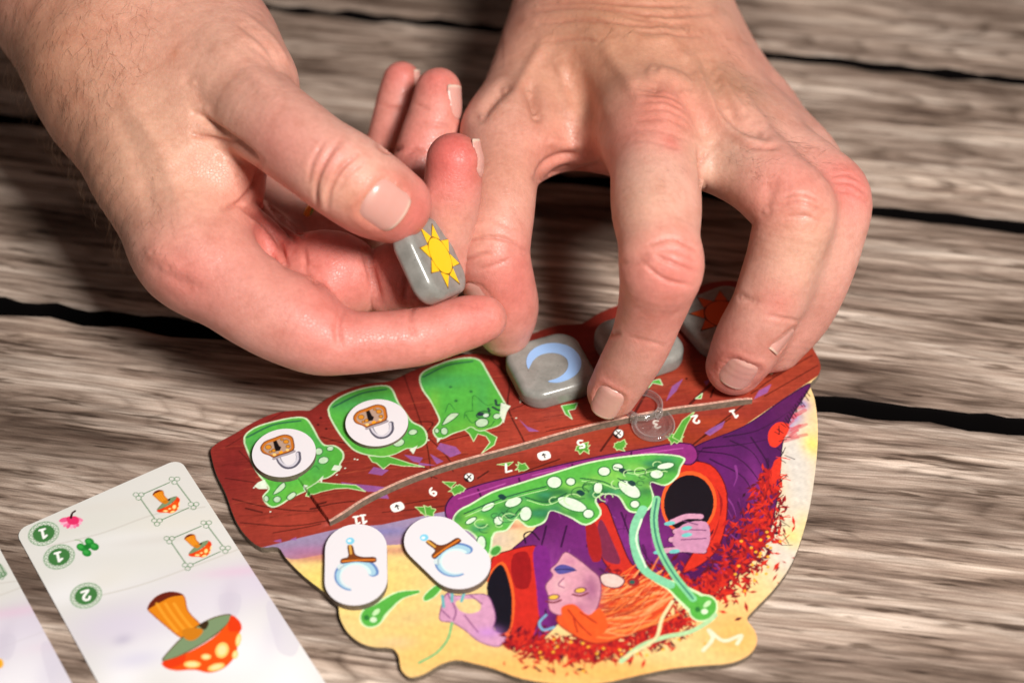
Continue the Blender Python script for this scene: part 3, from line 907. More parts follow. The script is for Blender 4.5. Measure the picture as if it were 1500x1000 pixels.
def glyph(pr, ch, u, v, size, ang, col=(250, 246, 238), w=0.42):
    """digit centred at pixel u, v; size in mm; ang = turn on the table (degrees)"""
    c = pr.T([(u, v)])[0]; a = math.radians(ang)
    R = np.array([[math.cos(a), -math.sin(a)], [math.sin(a), math.cos(a)]])
    for st in DIG[ch]:
        P = np.array(st, float) * [size * 0.8, size]
        pr.line(c + P @ R.T, col, w, mm=True, smooth=ch not in '17')
# ------------------------------------------------------------------ the cut-out game board
BZ = 2.0
outline_px = [(309, 658), (318, 649), (342, 636), (374, 617), (406, 604), (438, 601), (454, 601), (466, 593), (482, 582), (508, 570), (537, 562), (572, 558), (588, 551), (607, 542), (629, 534), (668, 522), (700, 518), (729, 520),
    (750, 506), (782, 488), (820, 476), (852, 474), (875, 460), (905, 447), (945, 440), (980, 440), (1005, 428), (1040, 414), (1085, 412), (1125, 430), (1155, 456), (1178, 490), (1190, 508), (1202, 535), (1199, 549), (1187, 562), (1193, 583), (1197, 610), (1198, 640), (1194, 692), (1182, 760), (1160, 824), (1132, 864),
    (1104, 893), (1094, 906), (1105, 922), (1109, 938), (1100, 956), (1072, 970), (1028, 974), (980, 979), (936, 988), (880, 1000), (830, 1002), (764, 993), (725, 979), (695, 971), (668, 966), (644, 973), (620, 987), (600, 991), (588, 980), (584, 960), (575, 949), (548, 947), (527, 940), (509, 925), (498, 904), (494, 883), (473, 865), (446, 844), (419, 817), (407, 801), (382, 801),
    (360, 784), (344, 759), (331, 723), (317, 694), (310, 669)]
bo = closed(np.array([at(u, v, BZ)[:2] for u, v in outline_px]), 3)
pr = Print(BZ, bo.min(0) - 0.4, bo.max(0) + 0.4, 0.2, 2)
X, Y = np.meshgrid(pr.x, pr.y)
# sky behind the figure
pr.img[:] = srgb(236, 204, 140)
for u, v, ru, rv, c, a in [(560, 860, 110, 60, (232, 205, 120), .9), (470, 850, 60, 30, (238, 214, 110), .7), (680, 870, 60, 60, (226, 196, 138), .8), (640, 930, 90, 40, (240, 196, 112), .8), (1175, 740, 30, 120, (214, 208, 196), 1), (1165, 660, 30, 60, (210, 206, 198), 1),
                          (1150, 800, 40, 50, (214, 206, 196), 1), (1190, 650, 16, 18, (240, 218, 110), .9), (1160, 785, 20, 18, (240, 214, 120), .8), (1180, 770, 14, 24, (240, 210, 120), .6), (1060, 920, 60, 40, (240, 188, 116), .8), (760, 975, 140, 34, (240, 180, 100), .9), (900, 985, 140, 26, (240, 174, 92), .9), (620, 960, 60, 30, (238, 190, 108), .8), (1080, 930, 50, 40, (240, 176, 96), .9),
                          (730, 790, 40, 30, (214, 196, 172), .9), (600, 905, 30, 12, (214, 186, 130), .5), (580, 940, 30, 10, (216, 190, 150), .5)]:
    pr.soft(u, v, ru, rv, c, a)
pr.fill([(378, 800), (440, 787), (520, 766), (610, 752), (660, 745), (700, 775), (720, 800), (690, 795), (650, 790), (600, 796), (540, 800), (470, 812), (425, 818), (400, 805)], (140, 126, 172), a=.9)
pr.soft(450, 806, 50, 8, (168, 112, 150), .8); pr.soft(480, 815, 70, 7, (196, 100, 104), .7); pr.soft(640, 792, 60, 7, (176, 104, 130), .7); pr.soft(600, 805, 70, 6, (198, 112, 110), .6); pr.soft(730, 770, 40, 5, (206, 84, 70), .8); pr.soft(560, 778, 40, 6, (120, 120, 176), .7)
for u, v, ru in [(1175, 592, 12), (1160, 610, 16), (1150, 622, 14)]: pr.soft(u, v, ru, 10, (150, 130, 190), .9)
for k in range(26):
    u, v = 1150 + rng.normal(0, 14), 632 + rng.normal(0, 16)
    pr.line([(u, v), (u + rng.uniform(8, 22), v - rng.uniform(4, 14))], (200, 60, 76), rng.uniform(.3, 1.2), a=.55)
# red timber
wood_poly = [(300, 640), (342, 610), (420, 580), (540, 540), (690, 500), (760, 480), (880, 440), (1040, 395), (1130, 415), (1190, 480), (1212, 540), (1200, 549), (1150, 582), (1080, 630), (1016, 655), (930, 664), (850, 680), (750, 704), (690, 720), (655, 748), (610, 757), (560, 768), (500, 773), (440, 787), (382, 802), (350, 790), (320, 720), (295, 660)]
wp = pr.T(wood_poly)
pr.fill(wp, (140, 48, 38), False, mm=True)
wm = inside_poly(X, Y, wp)
for u, v, ru, rv, c, a in [(340, 680, 40, 60, (122, 34, 34), .8), (430, 610, 120, 20, (126, 36, 34), .8), (600, 555, 120, 18, (130, 38, 34), .7), (450, 760, 90, 30, (166, 62, 46), .8), (700, 660, 120, 30, (176, 66, 48), .7), (1060, 560, 120, 30, (170, 70, 44), .8), (820, 630, 100, 30, (176, 68, 50), .7), (1150, 520, 60, 30, (166, 66, 40), .8), (600, 730, 90, 14, (136, 44, 28), .8), (760, 680, 120, 12, (130, 42, 26), .8), (960, 640, 120, 14, (150, 56, 28), .8), (1060, 620, 60, 10, (168, 66, 36), .8)]:
    pr.soft(u, v, ru, rv, c, a, wm)
pr.noise(0.045, 0.5, 5.0, math.radians(6), 5, wm)
pr.noise(0.03, 2.0, 9.0, math.radians(14), 6, wm)
# seams and cracks of the timber
for pts, w in [([(505, 640), (560, 672), (640, 700)], .35), ([(590, 545), (622, 640), (632, 700)], .3), ([(718, 525), (745, 555), (744, 600), (768, 656)], .45), ([(748, 604), (778, 592)], .3), ([(612, 650), (634, 622), (600, 620)], .4), ([(622, 640), (648, 668), (664, 690)], .35), ([(640, 655), (700, 640)], .3),
               ([(340, 730), (390, 742), (450, 748), (520, 742)], .35), ([(352, 765), (420, 770), (480, 764)], .3), ([(330, 700), (372, 706)], .3), ([(470, 640), (505, 650), (520, 652)], .4), ([(360, 744), (384, 750)], .5), ([(455, 745), (478, 742)], .6),
               ([(876, 560), (890, 620)], .4), ([(968, 540), (930, 612)], .7), ([(1050, 560), (1010, 600)], .8), ([(1056, 545), (1040, 590)], .5), ([(1178, 500), (1120, 548), (1085, 585)], .5), ([(1190, 520), (1130, 555), (1100, 578)], .35), ([(1168, 488), (1120, 530)], .4), ([(1198, 535), (1120, 580)], .3),
               ([(700, 700), (715, 690)], .5), ([(560, 750), (640, 742), (680, 735)], .3), ([(590, 738), (640, 730)], .3), ([(770, 690), (820, 672)], .4), ([(880, 660), (905, 625)], .6), ([(1010, 655), (1060, 615), (1090, 592)], .5), ([(1030, 640), (1070, 612)], .4), ([(800, 640), (860, 628)], .3), ([(400, 780), (470, 768)], .3), ([(380, 690), (350, 660)], .25), ([(330, 655), (420, 600)], .2)]:
    pr.line(pts, (62, 16, 14), w, a=.85)
for k in range(420):
    u = rng.uniform(320, 1190); v = 760 - (u - 330) * 0.27 + rng.uniform(-110, 20)
    L = rng.uniform(12, 50)
    pr.line([(u, v), (u + L * .5, v - L * .07 + rng.normal(0, 1)), (u + L, v - L * .12)], [(84, 22, 18), (110, 30, 22), (190, 88, 60), (70, 16, 16)][k % 4], rng.uniform(.12, .42), a=.35)
for u, v in [(420, 600), (470, 612), (478, 628), (466, 622), (652, 582), (1005, 560), (1150, 500)]: pr.ell(u, v, 2, 1.6, 0, (70, 16, 16))
for pts in [[(500, 712), (520, 716), (566, 722), (570, 730), (540, 728), (505, 722)], [(548, 690), (570, 696), (560, 704), (540, 700)], [(592, 672), (620, 678), (612, 690), (640, 690), (606, 684)], [(645, 655), (668, 662), (676, 672), (660, 678), (640, 664)], [(630, 672), (650, 684), (640, 688)],
            [(1000, 560), (990, 580), (975, 596), (984, 572)], [(1112, 572), (1130, 562), (1124, 575), (1104, 586)], [(1040, 628), (1062, 616), (1058, 626), (1040, 638), (1032, 634)], [(760, 620), (772, 632), (790, 640), (775, 640)], [(1030, 565), (1042, 560), (1034, 572)], [(400, 792), (412, 789), (412, 794)], [(425, 790), (434, 786), (434, 791)]]:
    pr.fill(pts, (146, 96, 172), False, a=.7)
# robe
robe = [(1016, 655), (1090, 624), (1150, 583), (1188, 561), (1172, 590), (1158, 612), (1146, 650), (1140, 720), (1118, 800), (1050, 862), (960, 880), (880, 868), (830, 900), (786, 940), (742, 945), (728, 905), (716, 850), (742, 812), (786, 772), (800, 745), (870, 700), (990, 680)]
pr.fill(robe, (84, 24, 84), edge=(40, 10, 50), ew=.35)
rm = inside_poly(X, Y, closed(pr.T(robe)))
for u, v, ru, rv, c, a in [(1100, 650, 50, 60, (64, 16, 80), .8), (1060, 690, 30, 40, (104, 30, 110), .7), (900, 790, 60, 40, (128, 44, 128), .9), (860, 770, 40, 30, (112, 34, 112), .8), (800, 830, 40, 40, (140, 56, 140), .9), (960, 800, 50, 40, (122, 40, 122), .8), (1110, 720, 14, 60, (132, 46, 132), .7), (1020, 830, 50, 30, (72, 18, 76), .9), (790, 890, 20, 50, (124, 42, 130), .8)]:
    pr.soft(u, v, ru, rv, c, a, rm)
for pts in [[(1020, 660), (1080, 670), (1120, 720), (1128, 770)], [(1030, 656), (1090, 650), (1140, 640)], [(1060, 640), (1110, 630), (1160, 600)], [(1040, 672), (1090, 700), (1110, 750)], [(1100, 640), (1125, 680), (1132, 720)], [(1070, 645), (1100, 660), (1120, 690)], [(800, 770), (790, 830), (812, 870)], [(830, 770), (822, 800)], [(870, 760), (860, 800)], [(910, 750), (930, 800), (960, 840)],
            [(880, 770), (905, 830), (940, 860)], [(940, 760), (935, 790), (960, 830), (1000, 850)], [(760, 830), (780, 880), (775, 930)], [(790, 850), (800, 900)], [(1080, 780), (1060, 830)], [(1015, 668), (1040, 690), (1060, 720)]]:
    pr.line(pts, (36, 8, 46), .5, a=.85, taper=True)
for k in range(70):
    u = rng.uniform(800, 1130); v = rng.uniform(650, 860); L = rng.uniform(20, 60); a = math.radians(rng.normal(75, 22))
    P = [(u, v), (u + L * .5 * math.cos(a) + rng.normal(0, 3), v + L * .5 * math.sin(a)), (u + L * math.cos(a), v + L * math.sin(a))]
    if all(rm[np.clip(np.searchsorted(pr.y, q[1]), 0, rm.shape[0] - 1), np.clip(np.searchsorted(pr.x, q[0]), 0, rm.shape[1] - 1)] for q in pr.T(P)):
        pr.line(P, [(150, 66, 150), (44, 10, 52), (116, 38, 118), (36, 8, 44)][k % 4], rng.uniform(.3, 1.1), a=.6, taper=True)
# collar
pr.fill([(868, 745), (884, 735), (905, 780), (925, 825), (950, 846), (920, 850), (890, 830), (872, 790)], (196, 44, 34), edge=(60, 10, 20)); pr.fill([(880, 760), (896, 790), (908, 825), (886, 820), (874, 790)], (120, 40, 70)); pr.fill([(860, 760), (870, 762), (880, 820), (868, 822)], (160, 30, 30))
# right sleeve
pr.fill([(972, 690), (1000, 676), (1040, 680), (1062, 710), (1064, 760), (1050, 805), (1024, 828), (1000, 838), (1020, 800), (1030, 770)], (206, 46, 30), edge=(90, 12, 20))
pr.fill([(1030, 690), (1052, 720), (1052, 770), (1034, 806), (1050, 770), (1058, 730)], (150, 24, 26))
pr.ell(1009, 736, 41, 47, 8, (226, 92, 40)); pr.ell(1009, 737, 36.5, 42, 8, (14, 12, 22))
for (a0, b0, c0) in [((985, 764), (1006, 756), (1026, 756)), ((990, 778), (1012, 772), (1034, 772)), ((984, 790), (1012, 786), (1036, 782)), ((972, 806), (1000, 804), (1030, 806))]:
    pr.line([a0, b0, c0], (60, 30, 60), 2.0); pr.line([a0, b0, c0], (206, 150, 176), 1.55)
pr.fill([(1000, 768), (1034, 764), (1040, 790), (1030, 808), (1000, 806), (985, 795)], (196, 138, 170))
for p in [[(1002, 775), (1034, 776)], [(998, 790), (1034, 788)], [(1000, 762), (1022, 768)]]: pr.line(p, (112, 62, 104), .3)
for u, v in [(981, 766), (1006, 773), (1006, 783), (965, 808), (988, 807)]: pr.ell(u, v, 8, 3, -8, (110, 196, 190))
# ledge with the slime
pr.fill([(652, 748), (662, 727), (692, 713), (752, 697), (850, 674), (930, 659), (1012, 650), (1022, 668), (1012, 680), (985, 676), (930, 682), (850, 696), (760, 722), (706, 746), (680, 772), (664, 772)], (138, 44, 118), edge=(60, 14, 60), ew=.4)
for p in [[(760, 700), (764, 716)], [(838, 680), (842, 694)], [(925, 662), (922, 680)], [(700, 716), (706, 730)]]: pr.line(p, (70, 16, 66), .5)
for p in [[(672, 730), (740, 708)], [(780, 696), (830, 684)], [(940, 664), (1000, 656)]]: pr.line(p, (176, 80, 156), .4)
slime = [(664, 762), (672, 748), (690, 738), (720, 721), (760, 708), (812, 692), (864, 677), (920, 668), (962, 665), (1002, 671), (996, 684), (992, 697), (974, 710), (952, 705), (957, 732), (945, 748), (922, 748), (906, 726), (888, 722), (872, 730), (880, 752), (858, 768), (834, 756), (806, 747), (797, 764), (774, 771), (757, 759), (742, 776), (724, 780), (716, 812), (703, 815), (700, 790), (686, 776), (670, 772)]
pr.fill(slime, (86, 178, 70), edge=(208, 236, 190), ew=.5)
sm = inside_poly(X, Y, closed(pr.T(slime)))
for k in range(90):
    t = rng.random(); u = 670 + t * 320; v = 765 - t * 82 + rng.uniform(-14, 26)
    pr.soft(u, v, rng.uniform(6, 20), rng.uniform(4, 9), [(40, 112, 56), (112, 192, 84), (60, 150, 104), (132, 200, 80), (34, 96, 60)][k % 5], .7, sm)
for u, v, a_, b_, g in [(715, 742, 10, 4, -30), (752, 735, 12, 6, -20), (770, 752, 8, 10, 10), (838, 738, 22, 8, 20), (862, 752, 7, 6, 0), (812, 706, 10, 8, 0), (836, 705, 6, 5, 0), (885, 690, 8, 6, 0), (905, 684, 7, 5, 0), (922, 716, 18, 9, 35), (930, 738, 6, 5, 0), (962, 694, 9, 6, 0), (975, 682, 12, 4, -10), (705, 795, 6, 10, 0), (730, 762, 6, 6, 0), (690, 762, 8, 3, -30), (876, 714, 6, 8, 10)]:
    pr.ell(u, v, a_ + 2, b_ + 1.6, g, (46, 116, 56)); pr.ell(u, v, a_, b_, g, (214, 238, 210))
for pts in [[(680, 752), (720, 735), (760, 722), (800, 712)], [(770, 728), (800, 735), (830, 722)], [(850, 700), (880, 704), (900, 712)], [(900, 684), (930, 690), (960, 684)], [(735, 750), (748, 758), (762, 744)], [(905, 700), (916, 706)]]:
    pr.line(pts, (30, 84, 56), .35); pr.line([(u + 2, v + 4) for u, v in pts], (176, 226, 150), .25)
for u, v in [(735, 728), (912, 690), (925, 708), (850, 722)]: pr.fill([(u - 6, v - 2), (u, v - 5), (u + 7, v), (u + 2, v + 4)], (22, 62, 60))
for k in range(26):
    t = rng.random(); u = 672 + t * 318; v = 764 - t * 84 + rng.uniform(-8, 22); R = rng.uniform(4, 11)
    P = [(u + R * 1.2 * math.cos(q), v + R * .8 * math.sin(q)) for q in np.linspace(rng.uniform(0, 3), rng.uniform(4, 7), 8)]
    pr.line(P, [(36, 96, 54), (190, 230, 160)][k % 2], .28, a=.8)
# left sleeve and hand
pr.fill([(720, 818), (745, 806), (790, 800), (800, 850), (792, 900), (770, 940), (742, 945), (735, 930)], (200, 42, 32), edge=(90, 12, 20)); pr.fill([(752, 812), (772, 808), (774, 860), (756, 860)], (150, 22, 26)); pr.fill([(784, 800), (800, 800), (806, 860), (792, 905), (786, 860)], (120, 36, 124))
pr.fill([(712, 850), (722, 832), (736, 822), (750, 850), (754, 890), (746, 930), (734, 944), (740, 900), (730, 860)], (228, 96, 40))
pr.fill([(713, 860), (722, 836), (734, 826), (747, 856), (750, 890), (744, 924), (728, 926), (720, 890)], (16, 14, 26))
pr.fill([(646, 890), (655, 868), (668, 872), (690, 870), (713, 871), (722, 886), (726, 905), (723, 922), (741, 931), (732, 946), (704, 940), (682, 923), (662, 911), (645, 908)], (206, 150, 182), edge=(110, 60, 110), ew=.25)
pr.fill([(668, 880), (700, 878), (704, 892), (688, 898), (672, 892)], (228, 200, 140)); pr.soft(715, 925, 18, 8, (190, 130, 210), .6)
for p in [[(655, 868), (668, 895), (664, 908)], [(646, 892), (660, 905)], [(690, 872), (706, 884)], [(680, 900), (700, 925)]]: pr.line(p, (126, 66, 116), .3)
for p in [[(648, 872), (650, 888)], [(663, 862), (662, 880)], [(682, 862), (676, 880)]]: pr.line(p, (104, 176, 180), .7)
pr.line([(662, 912), (656, 935), (640, 955), (614, 970)], (130, 186, 120), .7)
# foliage trimming
def leaves(n, pts, spread, seed, fr=(3.5, 9)):
    r = np.random.default_rng(seed); P = np.array(pts, float)
    for k in range(n):
        t = r.random() * (len(P) - 1); i = int(t); q = P[i] + (P[i + 1] - P[i]) * (t - i)
        s_ = spread[i] + (spread[i + 1] - spread[i]) * (t - i)
        u, v = q[0] + r.normal(0, s_), q[1] + r.normal(0, s_ * .75)
        a = r.uniform(0, 6.28); L = r.uniform(*fr); w = L * r.uniform(.22, .4)
        ca, sa = math.cos(a), math.sin(a)
        c = [(50, 12, 34), (92, 16, 34), (128, 20, 30), (168, 28, 28), (204, 44, 30), (182, 30, 30)][min(5, int(k / n * 3.6 + r.random() * 2.4))]
        pr.fill([(u - ca * L, v - sa * L), (u - sa * w, v + ca * w), (u + ca * L, v + sa * L), (u + sa * w, v - ca * w)], c, False)
leaves(1100, [(1128, 690), (1120, 760), (1085, 820), (1050, 862), (1010, 880)], [7, 16, 24, 20, 14], 1)
leaves(150, [(900, 850), (960, 842), (1010, 850)], [12, 14, 12], 6, (4, 9))
leaves(1200, [(750, 935), (800, 950), (850, 955), (900, 945), (960, 930), (1000, 905)], [9, 15, 15, 15, 15, 12], 2)
for k in range(40):
    u, v = [(1105 + rng.normal(0, 20), 800 + rng.normal(0, 30)), (860 + rng.normal(0, 70), 950 + rng.normal(0, 10))][k % 2]
    pr.ell(u, v, 2.4, 2, 0, (236, 170, 50))
pr.fill([(1126, 632), (1140, 618), (1156, 622), (1150, 640), (1136, 655), (1128, 652)], (224, 56, 36)); pr.fill([(1134, 675), (1144, 670), (1140, 700), (1132, 708)], (214, 50, 34))
for k in range(30):
    u, v = 1142 + rng.normal(0, 5), rng.uniform(640, 800); L = rng.uniform(6, 16)
    pr.line([(u, v), (u + L, v + rng.normal(0, 7))], (214, 60, 40) if k % 2 else (30, 10, 26), .22)
for k in range(16):
    u, v = 1180 - k * 3, 572 + k * 4; pr.line([(u, v), (u + rng.uniform(0, 10), v + rng.uniform(4, 12))], (20, 8, 24), .25)
# face and hair
pr.fill([(876, 854), (900, 846), (930, 850), (955, 848), (980, 858), (986, 884), (966, 910), (930, 926), (875, 942), (842, 930), (815, 908), (826, 890), (860, 895), (878, 880)], (222, 84, 38), edge=(150, 40, 24))
for k in range(46):
    v = rng.uniform(858, 930); u = rng.uniform(835, 900)
    pr.line([(u, v), (u + 40, v - 4 + rng.normal(0, 5)), (u + 70, v - 16 + rng.normal(0, 6)), (u + 95, v - 34 + rng.normal(0, 6))], [(238, 140, 70), (196, 56, 30), (242, 110, 50), (250, 170, 110)][k % 4], rng.uniform(.25, .8), a=.7)
for k in range(60):
    v = rng.uniform(862, 926); u = rng.uniform(832, 890); e = rng.uniform(60, 105)
    pr.line([(u, v + 4), (u + e * .4, v + rng.normal(0, 4)), (u + e * .75, v - 14 + rng.normal(0, 6)), (u + e, v - 30 + rng.normal(0, 9))], [(150, 36, 24), (236, 124, 56), (206, 66, 32), (244, 166, 104), (180, 48, 28)][k % 5], rng.uniform(.2, .7), a=.75, taper=True)
pr.fill([(828, 808), (846, 818), (866, 834), (878, 846), (878, 880), (866, 900), (848, 898), (832, 888), (822, 900), (806, 894), (803, 872), (799, 857), (810, 842), (806, 834), (816, 824)], (214, 152, 168), edge=(120, 60, 96), ew=.25)
pr.soft(866, 862, 14, 24, (150, 84, 124), .8); pr.soft(846, 890, 20, 8, (170, 100, 132), .7); pr.soft(836, 822, 10, 6, (190, 120, 150), .7); pr.soft(820, 856, 10, 10, (232, 186, 190), .7)
pr.fill([(812, 832), (824, 826), (844, 834), (834, 838), (818, 840)], (84, 78, 150)); pr.line([(812, 834), (828, 833), (844, 835)], (40, 34, 90), .3)
for u, v in [(850, 864), (811, 874)]: pr.ell(u, v, 9.5, 4.6, -8, (110, 50, 90)); pr.ell(u, v, 7, 3, -8, (232, 186, 70)); pr.line([(u - 11, v + 6), (u, v + 8), (u + 11, v + 4)], (120, 44, 60), .5)
pr.line([(826, 846), (818, 856), (826, 860)], (150, 86, 120), .35)
pr.fill([(822, 890), (840, 884), (862, 900), (878, 890), (890, 920), (860, 936), (836, 924)], (230, 88, 36))
for p in [[(832, 892), (850, 915), (866, 930)], [(850, 896), (874, 912)], [(840, 905), (846, 925)]]: pr.line(p, (170, 46, 26), .4)
pr.fill([(880, 842), (900, 840), (915, 850), (905, 860), (884, 856)], (226, 196, 186), edge=(90, 40, 60)); pr.ell(928, 852, 9, 6, 0, (150, 34, 40)); pr.ell(926, 852, 4, 3, 0, (40, 90, 80))
pr.line([(800, 900), (790, 912), (796, 922), (812, 918)], (120, 170, 200), .6)
# drops of slime and wisps
def drop(head, rad, tail, w):
    P = [head] + tail
    pr.line(P, (206, 234, 180), w * 1.35, taper=True); pr.ell(head[0], head[1], rad + 2.6, rad * .85 + 2.2, -30, (206, 234, 180))
    pr.line(P, (84, 172, 66), w, taper=True); pr.ell(head[0], head[1], rad, rad * .85, -30, (84, 172, 66))
    pr.ell(head[0] + 2, head[1] + 5, 5, 4, 0, (214, 240, 200)); pr.ell(head[0] + 6, head[1] - 6, 7, 3.5, -40, (190, 228, 170)); pr.ell(head[0] - 8, head[1] + 2, 4, 4, 0, (44, 120, 50))
drop((545, 902), 17, [(562, 888), (585, 872), (612, 866)], 4.2)
pr.fill([(620, 874), (640, 856), (648, 858), (636, 874), (622, 880)], (84, 172, 66), edge=(206, 234, 180)); pr.ell(726, 806, 9, 6, -40, (70, 150, 62), edge=(160, 210, 140))
drop((1030, 890), 20, [(1005, 872), (985, 858), (962, 850)], 5)
pr.line([(1015, 876), (985, 838), (965, 800), (958, 760), (962, 730)], (128, 204, 150), 1.9); pr.line([(1015, 876), (985, 838), (965, 800), (958, 760), (962, 730)], (60, 130, 110), .5)
pr.line([(982, 856), (945, 835), (930, 800), (930, 770), (942, 745)], (128, 204, 160), 2.2); pr.line([(940, 760), (932, 790), (946, 830)], (216, 240, 210), .5)
pr.line([(910, 968), (940, 945), (975, 932), (1010, 925), (1040, 908), (1048, 900)], (176, 214, 160), 1.2); pr.line([(1030, 952), (1044, 934), (1038, 922), (1060, 938), (1086, 930), (1080, 942)], (236, 222, 190), .9); pr.line([(915, 962), (960, 935), (970, 905), (985, 880)], (224, 214, 160), .8)
pr.line([(770, 795), (768, 782), (778, 778), (790, 790)], (24, 12, 30), .4)
# slime slots on the timber
def slot(pts, tail=None):
    if tail: pr.fill(tail, (84, 170, 60), False, edge=(200, 226, 170), ew=.25)
    pr.fill(pts, (84, 176, 66), edge=(206, 232, 190), ew=.42, n=3)
s1 = [(358, 640), (372, 627), (402, 617), (436, 611), (448, 613), (458, 626), (468, 645), (476, 653), (490, 654), (502, 664), (503, 674), (498, 684), (500, 688), (492, 696), (480, 704), (470, 706), (462, 712), (440, 722), (424, 730), (408, 740), (398, 742), (388, 734), (386, 726), (394, 716), (390, 708), (376, 690), (366, 668)]
s2 = [(481, 600), (490, 587), (512, 575), (540, 567), (566, 565), (574, 570), (582, 588), (594, 606), (604, 620), (618, 628), (625, 640), (624, 654), (612, 662), (596, 662), (580, 670), (562, 674), (548, 672), (532, 668), (520, 662), (510, 652), (494, 630)]
s3 = [(615, 554), (620, 545), (640, 535), (664, 527), (690, 524), (703, 528), (712, 542), (724, 564), (738, 590), (742, 600), (738, 618), (732, 628), (716, 634), (702, 637), (690, 630), (682, 634), (664, 640), (648, 648), (640, 646), (635, 634), (644, 620), (640, 606), (630, 586), (620, 572)]
slot(s1, [(455, 708), (490, 714), (522, 718), (536, 728), (510, 722), (492, 722), (470, 726), (460, 728), (448, 726)])
slot(s2, [(540, 672), (570, 674), (600, 686), (622, 692), (590, 690), (572, 686), (562, 694), (552, 684), (546, 682)])
slot(s3, [(690, 630), (712, 638), (728, 648), (724, 660), (706, 672), (718, 656), (712, 646), (700, 642), (694, 654), (688, 642), (678, 632)])
for S, dx, dy in ((s1, 0, 0), (s2, 0, 0), (s3, 0, 0)):
    m = inside_poly(X, Y, closed(pr.T(S), 3)); c = np.array(S).mean(0)
    for (ox, oy, ru, rv, cc, aa) in [(-25, -35, 60, 12, (60, 150, 90), .6), (-40, 0, 8, 20, (130, 196, 70), .6), (20, 40, 40, 14, (112, 190, 66), .7), (30, -10, 10, 30, (70, 160, 90), .5), (0, -10, 30, 20, (86, 186, 74), .4)]:
        pr.soft(c[0] + ox, c[1] + oy, ru, rv, cc, aa, m)
for p in [[(362, 640), (400, 622), (440, 616)], [(488, 596), (530, 576), (566, 570)], [(620, 552), (655, 535), (692, 529)]]: pr.line(p, (30, 84, 70), .6, a=.8)
for u, v, a_, b_ in [(474, 676, 7, 5), (484, 658, 4.5, 3.2), (467, 662, 5, 5), (605, 636, 6, 4), (584, 652, 8, 6), (406, 731, 5, 4), (390, 730, 3, 4), (706, 624, 9, 6.5), (728, 614, 5, 4), (651, 636, 4.5, 5.5), (640, 635, 2.6, 3.5)]:
    pr.ell(u, v, a_ + 1.3, b_ + 1.1, -10, (40, 104, 52)); pr.ell(u, v, a_, b_, -10, (190, 222, 186))
for pts in [[(400, 724), (408, 712), (416, 706), (418, 712), (410, 720)], [(648, 626), (660, 608), (672, 608), (668, 614), (654, 624)], [(420, 728), (430, 720), (434, 724), (424, 732)]]: pr.fill(pts, (196, 224, 188), edge=(40, 104, 52), ew=.25)
pr.ell(708, 611, 10, 6, -8, (70, 150, 66), edge=(34, 74, 50), ew=.3); pr.ell(704, 610, 5, 3, -8, (40, 48, 66)); pr.ell(712, 612, 4, 3, 0, (206, 226, 210))
for p in [[(722, 599), (730, 604), (738, 607)], [(715, 601), (717, 605)], [(726, 588), (728, 596), (738, 594)]]: pr.line(p, (36, 70, 60), .7)
for p in [[(652, 606), (658, 592), (666, 602)], [(692, 603), (694, 580), (714, 596), (722, 594)], [(680, 616), (682, 606), (694, 604)], [(682, 610), (692, 624), (698, 620)], [(455, 690), (462, 684), (468, 690)], [(540, 660), (560, 652), (575, 655)], [(700, 632), (718, 630), (724, 622)]]: pr.line(p, (48, 126, 54), .25)
for u, v in [(660, 567), (690, 574), (668, 588)]: pr.ell(u, v, 2.6, 2, 0, (50, 120, 60))
for pts in [[(378, 706), (388, 702), (392, 716), (380, 716), (372, 712)], [(490, 684), (500, 686), (498, 694), (486, 692)], [(600, 664), (612, 658), (606, 672)], [(734, 592), (748, 598), (742, 608), (738, 626), (732, 612)], [(468, 706), (474, 700), (472, 712)], [(444, 712), (452, 714), (446, 718)], [(640, 648), (648, 646), (641, 655)]]: pr.fill(pts, (222, 236, 214), False)
for (u, v) in [(372, 714), (506, 690), (494, 700), (396, 749), (520, 676), (524, 677), (628, 650), (756, 618)]: pr.ell(u, v, 1.3, 1.1, 0, (226, 236, 216))
# slime at the other slots, peeping from under the stones
for pts in [[(822, 600), (846, 596), (842, 606), (832, 608), (838, 622), (828, 614)], [(935, 568), (966, 560), (970, 570), (955, 566), (950, 574), (938, 574)], [(1018, 592), (1028, 584), (1026, 592)], [(1118, 540), (1134, 524), (1140, 534), (1130, 548)]]: pr.fill(pts, (84, 172, 62), False, edge=(206, 232, 190), ew=.25)
for pts in [[(760, 580), (768, 584), (762, 594)], [(1128, 530), (1136, 536), (1136, 545)], [(1145, 524), (1150, 528), (1146, 530)]]: pr.fill(pts, (226, 230, 214), False)
# the track under the slot: splashes, numbers, signs
for u, v in [(670, 716), (765, 684), (855, 656), (908, 652), (988, 642), (628, 748)]:
    P = []
    for k in range(16):
        a = k / 16 * 6.283 + rng.normal(0, .12); rr_ = (1 if k % 2 else .72) * rng.uniform(7, 14)
        P.append((u + math.cos(a) * rr_ * 1.1, v + math.sin(a) * rr_ * .75))
    pr.fill(P, (84, 160, 56), False, edge=(190, 216, 150), ew=.22)
for pts in [[(985, 640), (1000, 615), (1018, 602), (1006, 622), (996, 646)], [(660, 714), (648, 705), (668, 706)], [(745, 682), (728, 680), (752, 676)], [(608, 742), (622, 742), (624, 756)]]: pr.fill(pts, (84, 160, 56), False, edge=(190, 216, 150), ew=.2)
TURN = 180 + 20
for ch, u, v, ta in [('9', 634, 720, 26), ('7', 743, 685, 20), ('5', 851, 650, 16), ('3', 962, 621, 14), ('2', 1019, 614, 14), ('1', 1076, 606, 20), ('1', 523, 762, 10), ('1', 533, 760, 10)]:
    glyph(pr, ch, u, v, 2.5, 180 + ta, w=.55)
